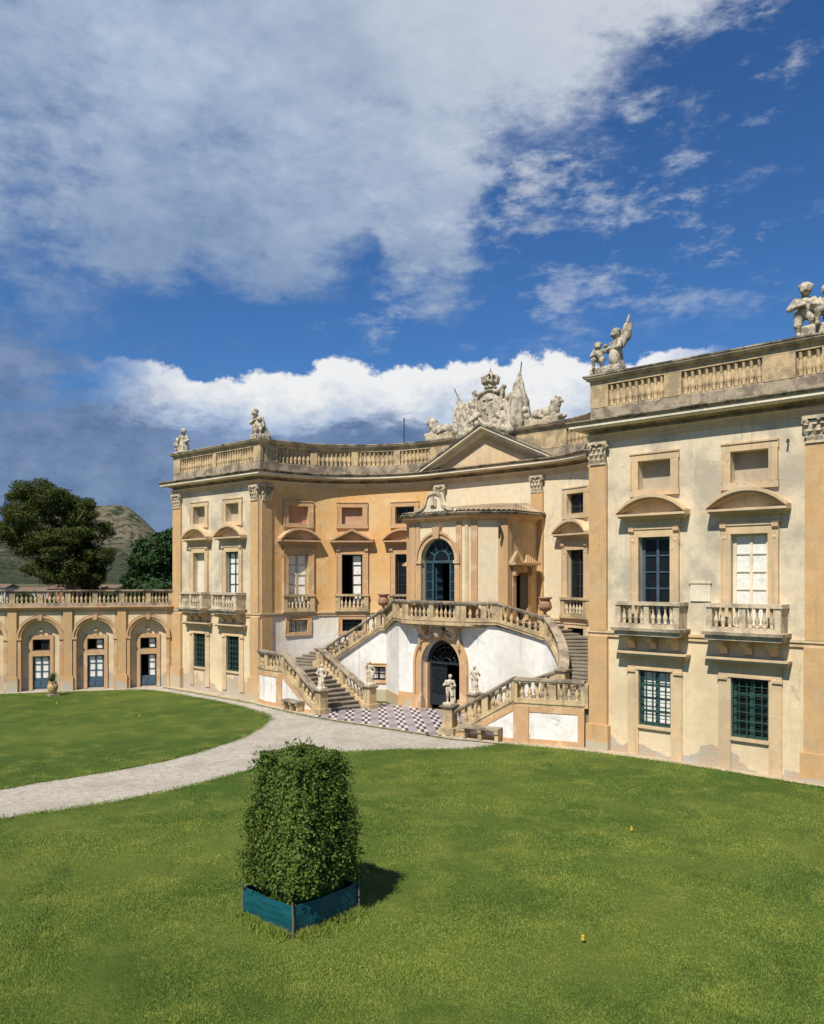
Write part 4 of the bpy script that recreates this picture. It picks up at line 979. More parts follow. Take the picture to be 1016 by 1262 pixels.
# portal wall with the arched gate
PW = seg((-2.9, 3.3), (2.9, 3.3)); c = 2.9
mb = MB(); wall(mb, PW, 0, PW.L, -.6, 4.3, [op(c, 2.5, -.5, 3.42, .6, True)]); mb.build('wall', 'white_wall', ST)
def portal():
    M = PW; hw = 1.25; zs = 3.42-hw; n = 18; P = lambda r, i: (c-r*math.cos(PI*i/n), zs+r*math.sin(PI*i/n))
    mb = MB()
    mb.band(M, [P(hw, i) for i in range(n+1)], [P(hw+.5, i) for i in range(n+1)], -.02, .10)
    mb.band(M, [P(hw+.36, i) for i in range(n+1)], [P(hw+.5, i) for i in range(n+1)], .10, .18)
    for sx in (-1, 1):
        a, b = sorted((c+sx*hw, c+sx*(hw+.5))); mb.mbox(M, a, b, -.02, .10, .0, zs); mb.mbox(M, a-.06, b+.06, -.02, .2, -.5, .55)
        a, b = sorted((c+sx*(hw+.36), c+sx*(hw+.5))); mb.mbox(M, a, b, .10, .18, .55, zs)
    sr = mb.build('portal_surround', 'trim', ST)
    for sx in (-1, 1):      # inner jambs inside the reveal
        a, b = sorted((c+sx*hw, c+sx*(hw-.16))); mb = MB(); mb.mbox(M, a, b, -.6, -.2, -.4, zs); mb.build('inner_jamb', 'trim', sr)
    # iron gate: two leaves below a lattice fanlight
    mb = MB(); d = -.42
    r = hw-.16
    mb.band(M, [P(r-.08, i) for i in range(n+1)], [P(hw, i) for i in range(n+1)], d-.03, d+.03)
    mb.mbox(M, c-r, c+r, d-.03, d+.05, zs-.02, zs+.1)
    for i in range(1, 9):
        a = PI*i/9; mb.tube([M(c-.3*math.cos(a), d, zs+.3*math.sin(a)), M(c-(r-.04)*math.cos(a), d, zs+(r-.04)*math.sin(a))], .018, 5)
    for q in (.3, .6, .85): mb.tube([M(c-q*math.cos(PI*i/14), d, zs+q*math.sin(PI*i/14)) for i in range(15)], .018, 5)
    gate = mb.build('gate_fanlight', 'iron', ST)
    mb = MB(); x0, x1 = c-r, c+.02
    mb.mbox(M, x0, x1, d-.025, d+.025, .06, .62)
    for i in range(11): x = x0+(x1-x0)*i/10; mb.mbox(M, x-.014, x+.014, d-.02, d+.02, .62, zs-.02)
    for z in (.95, 1.3, 1.65, 1.95): mb.mbox(M, x0, x1, d-.018, d+.018, z-.02, z+.02)
    for i in range(5):
        for z in (.78, 1.12, 1.47, 1.8):
            x = x0+(x1-x0)*(i+.5)/5; mb.tube([M(x+.08*math.cos(k*PI/4), d+.02, z+.1*math.sin(k*PI/4)) for k in range(9)], .014, 4)
    mb.build('gate_leaf', 'iron', ST)
    mb = MB()       # right leaf swung inwards
    Mg = seg(M(c+r, d, 0)[:2], (M(c+r, d, 0)[0]-.25, M(c+r, d, 0)[1]+1.0))
    mb.mbox(Mg, 0, Mg.L, -.02, .02, .06, .62)
    for i in range(11): x = Mg.L*i/10; mb.mbox(Mg, x-.014, x+.014, -.02, .02, .62, zs-.02)
    for z in (.95, 1.3, 1.65, 1.95): mb.mbox(Mg, 0, Mg.L, -.018, .018, z-.02, z+.02)
    mb.build('gate_leaf', 'iron', ST)
    room(ST, M, c, 2.5, -.4, 3.4, .62, 3.4)
    for x0, x1 in ((0, c-1.85), (c+1.85, PW.L)):
        mb = MB(); mb.mbox(M, x0, x1, -.02, .03, -.6, .60); mb.build('plinth', 'ochre', ST)
    # balcony on brackets over the portal with mask and swags
    poly = [(-2.9, 3.3), (-1.95, 2.5), (1.95, 2.5), (2.9, 3.3)]
    mb = MB(); mb.prism([(-3.1, 3.46), (-1.85, 2.62), (1.85, 2.62), (3.1, 3.46)], 4.12, 4.2); mb.prism([(-3.2, 3.5), (-1.92, 2.5), (1.92, 2.5), (3.2, 3.5), (3.24, 7.0), (-3.24, 7.0)], 4.2, 4.41)
    bal = mb.build('balcony', 'stone', ST)
    for sx in (-1, 1):
        mb = MB()
        for j in range(3):
            w = .5-.1*j; mb.mbox(M, c+sx*1.05-w/2, c+sx*1.05+w/2, 0, .62-.16*j, 4.12-.17*(j+1), 4.12-.17*j)
        mb.build('bracket', 'trim_pale', bal)
    mb = MB(); mb.lathe([(.02, -.36), (.16, -.28), (.24, -.1), (.26, .06), (.2, .22), (.05, .3)], (0, 3.06, 3.78), 10)
    for k in range(7):      # shell round the mask
        a = PI*(k+.5)/7; mb.tube([(.1*math.cos(a), 2.98, 3.86+.1*math.sin(a)), (.36*math.cos(a), 3.0, 3.86+.33*math.sin(a))], [.05, .085], 6)
    mb.build('mask', 'stone_pale', bal, True)
    mb = MB()
    for sx in (-1, 1):
        mb.tube([(sx*(.3+.9*i/10), 3.12, 3.82-.28*math.sin(PI*i/10)) for i in range(11)], [.04+.05*math.sin(PI*i/10) for i in range(11)], 7)
        mb.tube([(sx*1.28, 3.1, 3.7-.8*i/6) for i in range(7)], [.05, .09, .07, .1, .07, .08, .02], 7)
    mb.build('swag', 'stone_pale', bal, True)
    pts = [(-3.3, 3.5), (-1.8, 2.66), (1.8, 2.66), (3.3, 3.5)]
    L1 = math.dist(pts[0], pts[1])
    rail(ST, [(*p, TOPZ) for p in pts], [.1, .62, L1-.12, L1+.12, L1+1.8, L1+3.48, L1+3.72, L1+3.6+L1-.62, L1*2+3.5], 'stone', .26)
portal()

# ------------------------------------------------------------------ arcade wing on the left
def arcade():
    d = Vector((.54, .84)).normalized(); end = Vector((-19.2, -.05)); LEN = 24.0; st = end-d*LEN
    M = seg(tuple(st), tuple(end)); root = thing('arcade_wing', 'low ochre arcade wing with blind arches, glazed doors and a balustraded terrace', 'arcade', (st.x, st.y, 0))
    g = -.31; cs = [LEN-1.5-3.1*i for i in range(8)]
    bays = []
    mb = MB(); wall(mb, M, 0, LEN, -.8, 4.55, [op(s, 2.15, -.75, 3.95, .38, True) for s in cs], mr=1); mb.build('wall', ['ochre', 'ochre'], root)
    for i, s in enumerate(cs):
        hw = 1.075; zs = 3.95-hw; n = 16; P = lambda r, k: (s-r*math.cos(PI*k/n), zs+r*math.sin(PI*k/n))
        Mn = lambda a, q, z: M(a, q-.38, z)
        Mn.curved = False; Mn.rz = M.rz; Mn.L = M.L
        dw = .98
        mb = MB(); wall(mb, Mn, s-hw, s+hw, -.75, 4.0, [op(s, dw, g+.04, 1.74, .2), op(s, dw, 2.06, 2.76, .2)]); mb.build('niche_wall', 'cream_lower', root)
        mb = MB(); mb.band(M, [P(hw, k) for k in range(n+1)], [P(hw+.2, k) for k in range(n+1)], -.02, .06); mb.band(M, [P(hw+.13, k) for k in range(n+1)], [P(hw+.24, k) for k in range(n+1)], .06, .12)
        for sx in (-1, 1):
            a, b = sorted((s+sx*hw, s+sx*(hw+.2))); mb.mbox(M, a, b, -.02, .06, g, zs); mb.mbox(M, a-.05, b+.05, -.02, .12, zs-.12, zs)
        mb.slab(M, [(s-.1, 3.93), (s+.1, 3.93), (s+.14, 4.25), (s-.14, 4.25)], 0, .16)
        mb.build('archivolt', 'trim', root)
        mb = MB(); hs = [(s-hw-.28, s-hw-.0), ]
        mb = MB(); a, b = s-dw/2, s+dw/2
        for x0, x1 in ((a-.2, a), (b, b+.2)): mb.mbox(Mn, x0, x1, -.02, .07, g, 2.76)
        mb.mbox(Mn, a-.2, b+.2, -.02, .075, 2.76, 3.0); mb.mbox(Mn, a, b, -.02, .07, 1.74, 2.06); mb.mbox(Mn, s-.09, s+.09, -.02, .12, 3.22, 3.4)
        mb.build('door_surround', 'trim', root)
        dark = i == 0
        dr = casement(root, Mn, s, dw, g+.62, 1.74, 'frame_blue', 'curtain', 3, .12, skip=(0,) if dark else (), name='door')
        q = MB(); q.mbox(Mn, a, b, -.18, -.09, g+.04, g+.62); q.mbox(Mn, a+.08, s-.05, -.09, -.06, g+.14, g+.54); q.mbox(Mn, s+.05, b-.08, -.09, -.06, g+.14, g+.54); q.build('door_panel', 'frame_blue', dr)
        casement(root, Mn, s, dw, 2.06, 2.76, 'frame_dark', 'glass_dark' if i % 3 == 2 else 'curtain', 2, .12, skip=(0,) if i < 3 else (), name='transom_window')
        room(root, Mn, s, dw, g, 2.76, .2, 1.4)
        pilx = s+1.55
        if i > 0:
            mb = MB(); mb.mbox(M, pilx-.25, pilx+.25, -.02, .12, -.8, 4.55); mb.build('pilaster', 'ochre', root)
            mb = MB(); mb.mbox(M, pilx-.31, pilx+.31, -.02, .18, -.8, .55); mb.build('pilaster_plinth', 'ochre', root)
        # pale spandrel panels
        mb = MB()
        lo = [P(hw+.3, k) for k in range(3, n-2)]; mb.band(M, lo, [(x, 4.42) for x, _ in lo], -.01, .012)
        for sx in (-1, 1): a, b = sorted((s+sx*(hw+.26)*.97, s+sx*1.2)); 
        mb.build('spandrel', 'cream_lower', root)
    e = [(p[0], p[1]) for p in (M(0, 0, 0), M(LEN, 0, 0))]
    mb = MB(); mb.sweep(e, [(-.1, 4.55), (.1, 4.55), (.12, 4.62), (.22, 4.68), (.28, 4.70), (.28, 4.76), (-.1, 4.76)]); mb.build('cornice', 'trim', root)
    mb = MB(); mb.sweep(e, [(-.2, 4.76), (.06, 4.76), (.06, 4.97), (-.2, 4.97)]); mb.build('parapet_base', 'stone_grey', root)
    mb = MB(); mb.prism([M(0, -.1, 0)[:2], M(LEN, -.1, 0)[:2], M(LEN, -5.5, 0)[:2], M(0, -5.5, 0)[:2]], 4.5, 4.75); mb.build('terrace', 'roof_tile', root)
    mb = MB(); mb.mbox(M, 0, LEN, -5.5, -5.3, -.8, 4.5); mb.build('wall', 'ochre', root)
    posts = []
    for s in cs: posts += [s+1.55, s]
    posts = [p for p in posts if p < LEN-.1]+[LEN-.15]
    mb = MB()
    for p in posts: mb.mbox(M, p-.15, p+.15, -.16, .055, 4.97, 5.62)
    bal = mb.build('balustrade', 'stone', root)
    mb = MB(); mb.sweep(e, [(-.22, 5.62), (.1, 5.62), (.14, 5.68), (.14, 5.76), (-.26, 5.76)]); mb.build('handrail', 'coping', bal)
    ps = sorted(posts)
    for a, b in zip(ps[:-1], ps[1:]):
        if b < 6: continue
        n = max(1, int((b-a-.3)/.21))
        for k in range(n):
            x, y, z = M(a+.15+(b-a-.3)*(k+.5)/n, -.06, 4.97); baluster(x, y, z, .65, bal, 'stone', 1.0)
arcade()

# ------------------------------------------------------------------ carved figures: smooth-blended solids turned into one skin
def surfnet(f, org, h):
    s = f < 0; nx, ny, nz = f.shape
    cor = [(i, j, k) for i in (0, 1) for j in (0, 1) for k in (0, 1)]
    sl_ = lambda a, c: a[c[0]:nx-1+c[0], c[1]:ny-1+c[1], c[2]:nz-1+c[2]]
    cnt_in = sum(sl_(s, c).astype(np.int8) for c in cor); act = (cnt_in > 0) & (cnt_in < 8)
    pos = np.zeros(act.shape+(3,)); cnt = np.zeros(act.shape)
    for a in cor:
        for ax in range(3):
            if a[ax] == 0:
                b = list(a); b[ax] = 1; fa, fb = sl_(f, a), sl_(f, b); d = (fa < 0) != (fb < 0)
                t = np.where(d, fa/np.where(d, fa-fb, 1), 0)
                for k in range(3): pos[..., k] += np.where(d, a[k]+(t if k == ax else 0), 0)
                cnt += d
    idx = -np.ones(act.shape, int); idx[act] = np.arange(act.sum())
    cell = np.argwhere(act); V = org+h*(cell+pos[act]/cnt[act][:, None]); F = []
    for ax in range(3):
        o1, o2 = (ax+1) % 3, (ax+2) % 3
        A = [slice(1, -1)]*3; A[ax] = slice(0, -1); B = list(A); B[ax] = slice(1, None)
        sa, sb = s[tuple(A)], s[tuple(B)]
        e = np.argwhere(sa != sb); flipm = sa[sa != sb]
        e = e+1; e[:, ax] -= 1
        q = []
        for u, w in ((-1, -1), (0, -1), (0, 0), (-1, 0)):
            c_ = e.copy(); c_[:, o1] += u; c_[:, o2] += w; q.append(idx[c_[:, 0], c_[:, 1], c_[:, 2]])
        q = np.stack(q, 1); q = np.where(flipm[:, None], q, q[:, ::-1]); F.append(q)
    F = np.concatenate(F); F = F[(F >= 0).all(1)]
    return V, F
def sculpt(prims, h=.03, k=.04, name='statue', m='statue'):
    """prims: ('c',p0,r0,p1,r1) tapered limb, ('e',centre,radii[,rotz]) ellipsoid, ('b',centre,half,round[,rotz]) block, ('s',p0,r0,p1,r1,folds,amp) draped skirt"""
    lo = np.array([1e9]*3); hi = -lo
    for p in prims:
        if p[0] in 'cs':
            for q, r in ((p[1], p[2]), (p[3], p[4])): lo = np.minimum(lo, np.array(q)-r*1.25); hi = np.maximum(hi, np.array(q)+r*1.25)
        else: r = max(p[2])*1.42 if len(p) > (3 if p[0] == 'e' else 4) else np.array(p[2]); lo = np.minimum(lo, np.array(p[1])-r); hi = np.maximum(hi, np.array(p[1])+r)
    lo -= 3*h; hi += 3*h
    ax = [np.arange(lo[i], hi[i]+h, h) for i in range(3)]; X, Y, Z = np.meshgrid(*ax, indexing='ij'); f = None
    for p in prims:
        if p[0] in 'cs':
            a, b = np.array(p[1]), np.array(p[3]); ab = b-a; L2 = ab@ab+1e-9
            t = np.clip(((X-a[0])*ab[0]+(Y-a[1])*ab[1]+(Z-a[2])*ab[2])/L2, 0, 1)
            dx, dy, dz = X-a[0]-ab[0]*t, Y-a[1]-ab[1]*t, Z-a[2]-ab[2]*t
            r = p[2]+(p[4]-p[2])*t
            if p[0] == 's': r = r*(1+p[6]*np.sin(np.arctan2(dy, dx)*p[5]+t*2.2))
            d = np.sqrt(dx*dx+dy*dy+dz*dz)-r
        else:
            x, y, z = X-p[1][0], Y-p[1][1], Z-p[1][2]
            rz = p[3] if p[0] == 'e' and len(p) > 3 else (p[4] if p[0] == 'b' and len(p) > 4 else 0)
            if rz: c_, s_ = math.cos(-rz), math.sin(-rz); x, y = x*c_-y*s_, x*s_+y*c_
            if p[0] == 'e':
                a, b, c_ = p[2]; k0 = np.sqrt((x/a)**2+(y/b)**2+(z/c_)**2); k1 = np.sqrt((x/a**2)**2+(y/b**2)**2+(z/c_**2)**2)+1e-6; d = k0*(k0-1)/k1
            else:
                q = [np.abs(x)-p[2][0]+p[3], np.abs(y)-p[2][1]+p[3], np.abs(z)-p[2][2]+p[3]]
                d = np.sqrt(sum(np.maximum(w, 0)**2 for w in q))+np.minimum(np.maximum(np.maximum(q[0], q[1]), q[2]), 0)-p[3]
        if f is None: f = d
        else: hh = np.clip(.5+.5*(f-d)/k, 0, 1); f = f*(1-hh)+d*hh-k*hh*(1-hh)
    f = f+.35*h*np.sin(X*31+2*np.sin(Z*17))*np.sin(Y*29+Z*11)*np.sin(Z*27+X*9)*.9
    V, F = surfnet(f, lo, h); me = bpy.data.meshes.new(name); me.from_pydata(V.tolist(), [], F.tolist()); me.materials.append(MAT[m])
    me.polygons.foreach_set('use_smooth', [True]*len(me.polygons)); me.update(); return me
def xf(prims, off=(0, 0, 0), sc=1., rz=0):
    c, s = math.cos(rz), math.sin(rz); T = lambda p: (off[0]+sc*(p[0]*c-p[1]*s), off[1]+sc*(p[0]*s+p[1]*c), off[2]+sc*p[2]); out = []
    for p in prims:
        if p[0] == 'c': out.append(('c', T(p[1]), p[2]*sc, T(p[3]), p[4]*sc))
        elif p[0] == 's': out.append(('s', T(p[1]), p[2]*sc, T(p[3]), p[4]*sc, p[5], p[6]))
        elif p[0] == 'e': out.append(('e', T(p[1]), tuple(q*sc for q in p[2]), (p[3] if len(p) > 3 else 0)+rz))
        else: out.append(('b', T(p[1]), tuple(q*sc for q in p[2]), p[3]*sc, (p[4] if len(p) > 4 else 0)+rz))
    return out
def putto(j):
    """chubby child figure about 1 unit tall facing -y; j overrides joints"""
    J = dict(head=(0, -.02, .87), neck=(0, 0, .74), sL=(-.15, 0, .68), sR=(.15, 0, .68), eL=(-.24, -.02, .52), eR=(.24, -.02, .52), hL=(-.16, -.16, .44), hR=(.16, -.16, .44),
             hipL=(-.085, 0, .42), hipR=(.085, 0, .42), kL=(-.1, -.04, .22), kR=(.1, -.04, .22), aL=(-.1, .02, .04), aR=(.1, .02, .04), chest=(0, 0, .62), belly=(0, -.02, .5))
    J.update(j); h = J['head']; P = [('e', h, (.105, .115, .125)), ('e', (h[0], h[1]+.03, h[2]+.05), (.118, .11, .10)), ('c', (h[0], h[1]-.1, h[2]-.01), .03, (h[0], h[1]-.11, h[2]-.03), .028),
         ('e', (h[0]-.05, h[1]-.07, h[2]-.04), (.045, .045, .045)), ('e', (h[0]+.05, h[1]-.07, h[2]-.04), (.045, .045, .045))]
    for k in range(6): a = k*1.05; P.append(('e', (h[0]+.09*math.cos(a), h[1]+.03+.05*math.sin(a), h[2]+.07+.02*math.sin(3*a)), (.045, .045, .04)))
    P += [('c', J['neck'], .055, h, .05), ('e', J['chest'], (.15, .11, .14)), ('e', J['belly'], (.14, .125, .13)), ('c', J['hipL'], .10, J['hipR'], .10)]
    for s in 'LR':
        P += [('c', J['s'+s], .07, J['e'+s], .055), ('c', J['e'+s], .052, J['h'+s], .035), ('e', J['h'+s], (.042, .042, .042)),
              ('c', J['hip'+s], .10, J['k'+s], .075), ('c', J['k'+s], .07, J['a'+s], .045), ('c', J['a'+s], .045, (J['a'+s][0], J['a'+s][1]-.1, J['a'+s][2]-.02), .035)]
    return P
def statue(name, label, prims, loc, cat='statue', h=.028, m='statue', plinth=None, group=None, k=.03):
    me = sculpt(prims, h, k, name, m); root = thing(name, label, cat, loc, group)
    o = link('figure', me, root, loc)
    if plinth:
        mb = MB(); w, d_, zz = plinth; mb.box(loc[0]-w, loc[0]+w, loc[1]-d_, loc[1]+d_, loc[2]-.01, loc[2]+zz); mb.build('plinth', m, root)
    return root
ZP = 14.265
face = R(35)        # figures look out over the court
# two putti, one with a raised wing, on the corner of the right pavilion
g = xf(putto(dict(head=(.02, -.03, .88), hR=(-.1, -.2, .5), hL=(-.2, -.18, .62), eR=(.24, -.06, .5))), (.28, 0, .16), 1.5, -.5)
g += xf(putto(dict(head=(-.04, -.04, .82), kL=(-.16, -.22, .34), aL=(-.16, -.18, .08), kR=(.08, -.2, .3), aR=(.12, -.06, .06), hR=(.22, .0, .74), eR=(.28, -.08, .6), hL=(-.05, -.24, .52))), (-.38, -.1, .12), 1.2, .4)
g += [('b', (-.05, 0, .12), (.62, .34, .13), .05), ('s', (.25, .1, .1), .33, (.3, .05, .8), .2, 6, .1),
      ('c', (.45, .12, 1.15), .13, (.62, .16, 1.75), .10), ('c', (.58, .18, 1.55), .13, (.72, .2, 2.15), .035), ('c', (.5, .1, 1.0), .08, (.66, .14, 1.4), .15), ('c', (.68, .15, 1.3), .12, (.78, .18, 1.75), .09), ('e', (.28, -.18, .55), (.2, .16, .35))]
statue('cherub_group', 'two stone cherubs with an upswept wing on the pavilion corner beside the pediment', g, (11.05, .22, ZP), 'statue')
g = xf(putto(dict(hR=(.14, -.2, .55), hL=(.0, -.2, .56), eL=(-.26, -.1, .52), head=(.02, -.04, .88), kL=(-.12, -.02, .22), kR=(.14, -.14, .28), aR=(.14, -.06, .1))), (-.28, 0, .04), 1.72, .25)
g += xf(putto(dict(head=(0, -.04, .86), kL=(-.12, -.24, .38), aL=(-.12, -.22, .1), kR=(.12, -.24, .36), aR=(.14, -.2, .08), hL=(-.2, -.22, .56))), (.42, -.06, .16), 1.42, -.1)
g += [('b', (.22, .02, .16), (.55, .3, .18), .05), ('e', (.1, -.15, .95), (.2, .14, .16)), ('s', (.5, .12, .1), .3, (.48, .1, .8), .2, 5, .1)]
statue('cherub_group', 'standing stone cherub leaning on a seated one, on plain parapet of right pavilion', g, (18.35, .25, ZP), 'statue')
g = xf(putto(dict(head=(-.06, -.08, .86), hL=(.02, -.22, .6), hR=(.16, -.22, .5))), (-.18, .05, .1), 1.62, .5)
g += xf(putto(dict(head=(0, -.06, .84), kL=(-.12, -.2, .3), kR=(.12, -.2, .3), aL=(-.12, -.16, .06), aR=(.12, -.16, .06))), (.22, -.12, .1), 1.15, .7)
g += [('b', (.06, .03, .1), (.5, .36, .12), .05), ('s', (.16, .14, .08), .46, (-.02, .1, 1.1), .16, 7, .1), ('c', (.38, .1, .1), .16, (.1, .12, 1.05), .12)]
statue('mother_and_child_statue', 'stone woman with cloak bending over a child on the pavilion corner above the concave wing', g, (-10.85, .25, ZP), 'statue')
g = xf(putto(dict(head=(.02, -.04, .9), hL=(-.2, -.16, .46))), (.12, .05, .04), 1.45, .5)
g += xf(putto(dict()), (-.3, -.1, .04), .95, .6)
g += [('s', (.16, .06, .04), .34, (.14, .06, .95), .18, 6, .1), ('b', (0, 0, .04), (.5, .3, .06), .03)]
statue('woman_and_child_statue', 'stone woman standing beside a small child on the parapet end above the arcade', g, (-18.72, .25, ZP), 'statue')

# standing figures on the newels of the stairs
def standing(lean, arm, drape, bare=True):
    P = [('e', (lean*.6, -.01, .915), (.058, .066, .078)), ('e', (lean*.6, .012, .94), (.066, .066, .06)), ('c', (lean*.6, -.062, .905), .014, (lean*.6, -.07, .895), .014),
         ('c', (lean*.4, 0, .80), .036, (lean*.6, 0, .87), .034), ('e', (lean*.3, 0, .725), (.115, .075, .10)), ('e', (lean*.1, 0, .61), (.088, .066, .10)), ('e', (-lean*.3, 0, .52), (.105, .08, .08)),
         ('c', (-.06-lean*.3, 0, .50), .075, (-.07, -.02, .27), .052), ('c', (-.07, -.02, .27), .052, (-.07, .015, .05), .032), ('c', (-.07, .015, .05), .032, (-.08, -.07, .03), .026),
         ('c', (.06-lean*.3, 0, .50), .075, (.09, -.06, .28), .052), ('c', (.09, -.06, .28), .052, (.1, .03, .06), .032), ('c', (.1, .03, .06), .032, (.12, -.05, .03), .026)]
    for sx, key in ((-1, 0), (1, 1)):
        e, h_ = arm[key]; P += [('c', (sx*.125+lean*.3, 0, .765), .043, e, .036), ('c', e, .036, h_, .024), ('e', h_, (.03, .026, .034))]
    return P+drape
stat = [
 ('pale marble figure hugging its robe on the right stair newel beside the stone bench', (4.76, -1.73), 0, standing(.03, [((-.2, -.04, .62), (-.02, -.12, .68)), ((.19, -.02, .6), (.06, -.13, .6))], [('s', (.12, .04, .04), .09, (.1, .05, .5), .1, 5, .12), ('e', (.02, .02, .46), (.13, .1, .09)), ('e', (.15, 0, .1), (.07, .07, .1))])),
 ('pale marble robed figure on the newel beside the gate, against the right white wall', (3.35, 1.73), 0, standing(-.02, [((-.18, .02, .6), (-.1, -.12, .52)), ((.2, -.02, .62), (.13, -.14, .74))], [('s', (0, .01, .03), .15, (0, .01, .52), .10, 8, .1), ('c', (-.1, -.06, .78), .05, (.1, -.08, .5), .06)])),
 ('pale marble robed figure turned aside on the outer newel of the left stair foot', (-4.12, -.99), -.31, standing(.04, [((-.2, -.02, .6), (-.08, -.13, .56)), ((.2, .02, .6), (.17, -.08, .46))], [('s', (0, .02, .03), .16, (0, .02, .5), .11, 7, .12), ('c', (-.12, .03, .76), .05, (.12, -.05, .46), .06)])),
 ('pale marble figure with raised arm on left stair newel beside the small barred window', (-3.42, 1.70), -.31, standing(-.03, [((-.2, -.02, .66), (-.12, -.1, .82)), ((.19, .02, .59), (.15, -.06, .42))], [('s', (.05, .02, .03), .11, (0, .02, .5), .10, 6, .12), ('c', (.11, .0, .74), .04, (-.1, -.05, .5), .05)])),
]
for lab, (x, y), zg, P in stat:
    zt = gz(x if x > 0 else -5)+1.24
    mb = MB()
    P2 = xf(P, (0, 0, .1), 1.2, .55)+[('b', (0, 0, .06), (.22, .22, .07), .02)]
    statue('statue', lab, P2, (x, y, zt-.02), 'statue', .02, 'marble', None, 'statues on the stair newels', .018)

# coat of arms over the pediment
def coat_of_arms():
    bx, by, bz = 0, 7.35, 14.25; root = thing('coat_of_arms', 'large carved stone coat of arms with shield, crown and two draped flags above the pediment', 'sculpture', (bx, by, bz))
    def piece(name, prims, h=.045, k=.05): return link(name, sculpt(prims, h, k, name, 'statue'), root, (bx, by, bz))
    # shield: convex cartouche with scrolled ears
    P = [('b', (0, .08, 1.5), (.84, .16, .8), .12), ('e', (0, -.02, 1.45), (.78, .24, .85)), ('e', (0, -.05, .75), (.42, .2, .5)), ('b', (0, .1, .2), (1.1, .4, .3), .1)]
    rim = [(-1.0, 2.3), (-.62, 2.08), (-.3, 2.2), (0, 2.26), (.3, 2.2), (.62, 2.08), (1.0, 2.3), (.86, 1.9), (.8, 1.5), (.84, 1.1), (.6, .75), (.32, .5), (0, .34), (-.32, .5), (-.6, .75), (-.84, 1.1), (-.8, 1.5), (-.86, 1.9), (-1.0, 2.3)]
    for (xa, za), (xb, zb) in zip(rim[:-1], rim[1:]): P.append(('c', (xa, -.16, za), .10, (xb, -.16, zb), .10))
    P += [('c', (-.28, -.26, 1.75), .06, (.28, -.26, 1.75), .06), ('c', (0, -.28, 1.8), .07, (0, -.28, 1.0), .06), ('c', (-.3, -.25, 1.25), .05, (.3, -.25, 1.55), .05), ('e', (-1.0, -.14, 2.3), (.14, .14, .14)), ('e', (1.0, -.14, 2.3), (.14, .14, .14))]
    piece('shield', P, .035, .035)
    P = [('e', (0, 0, 2.42), (.36, .34, .12)), ('e', (0, 0, 2.72), (.42, .40, .14))]
    for k_ in range(8):
        a = k_*PI/4; c_, s_ = math.cos(a), math.sin(a); P += [('c', (.40*c_, .38*s_, 2.66), .09, (.46*c_, .44*s_, 2.95), .075), ('c', (.46*c_, .44*s_, 2.95), .07, (.1*c_, .1*s_, 3.18), .055)]
    P += [('e', (0, 0, 3.24), (.1, .1, .1)), ('c', (0, 0, 3.3), .04, (0, 0, 3.46), .03), ('c', (0, 0, 2.3), .26, (0, 0, 2.5), .3)]
    piece('crown', P, .04, .03)
    for sx in (-1, 1):
        hgt = 3.05 if sx > 0 else 2.35
        P = [('s', (sx*1.75, .0, .35), .62, (sx*1.85, .0, 1.35), .50, 8, .11), ('s', (sx*1.85, 0, 1.3), .50, (sx*(1.80 if sx > 0 else 2.1), .05, hgt-.75), .27, 6, .09), ('s', (sx*(1.80 if sx > 0 else 2.1), .05, hgt-.8), .27, (sx*(1.9 if sx > 0 else 2.28), .05, hgt), .03, 5, .08), ('c', (sx*2.12, .05, 1.7), .16, (sx*2.3, .1, .6), .24),
             ('c', (sx*2.05, .1, .5), .3, (sx*2.75, .1, .2), .2), ('c', (sx*1.45, -.2, 1.2), .14, (sx*2.3, -.12, .85), .17), ('c', (sx*1.4, -.15, .95), .13, (sx*2.45, -.08, .55), .15)]
        fl = piece('flag', P, .036, .035)
        mb = MB(); x1 = sx*(1.92 if sx > 0 else 2.28); x2 = sx*(1.98 if sx > 0 else 2.55); mb.tube([(bx+x1, by+.05, bz+hgt-.1), (bx+x2, by+.05, bz+hgt+.42)], .028); mb.build('flag_pole', 'pipe', fl)
        P = [('b', (sx*1.2, .1, .15), (.9, .4, .25), .1), ('c', (sx*.75, -.2, 1.0), .2, (sx*1.35, -.3, .45), .28), ('c', (sx*1.35, -.3, .45), .28, (sx*1.7, -.5, -.15), .16), ('c', (sx*1.05, -.1, 1.5), .2, (sx*1.25, -.05, 1.0), .26),
             ('e', (sx*1.22, -.1, 1.72), (.17, .19, .22)), ('c', (sx*1.22, -.2, 1.75), .07, (sx*1.25, .1, 1.98), .05), ('c', (sx*1.0, -.25, 1.3), .1, (sx*.72, -.4, .85), .09), ('c', (sx*.72, -.4, .85), .1, (sx*1.1, -.55, .6), .07),
             ('s', (sx*1.05, -.3, .1), .36, (sx*1.1, -.25, .75), .24, 8, .2), ('s', (sx*1.55, -.3, .0), .34, (sx*1.45, -.2, .7), .16, 6, .22), ('c', (sx*.5, -.42, .28), .13, (sx*1.3, -.55, -.02), .17), ('c', (sx*1.6, -.2, .8), .1, (sx*2.1, -.3, .25), .14),
             ('e', (sx*1.72, -.5, -.1), (.2, .18, .22)), ('c', (sx*1.4, -.5, .2), .08, (sx*1.95, -.5, .5), .06), ('e', (sx*.62, -.42, .5), (.16, .15, .2))]
        piece('trophy', P, .034, .03)
    for sx in (-1, 1):
        mb = MB(); mb.box(bx+sx*3.4-1.0, bx+sx*3.4+1.0, by-.32, by+.34, bz-.02, bz+.3); mb.build('plinth', 'stone_pale', root)
coat_of_arms()
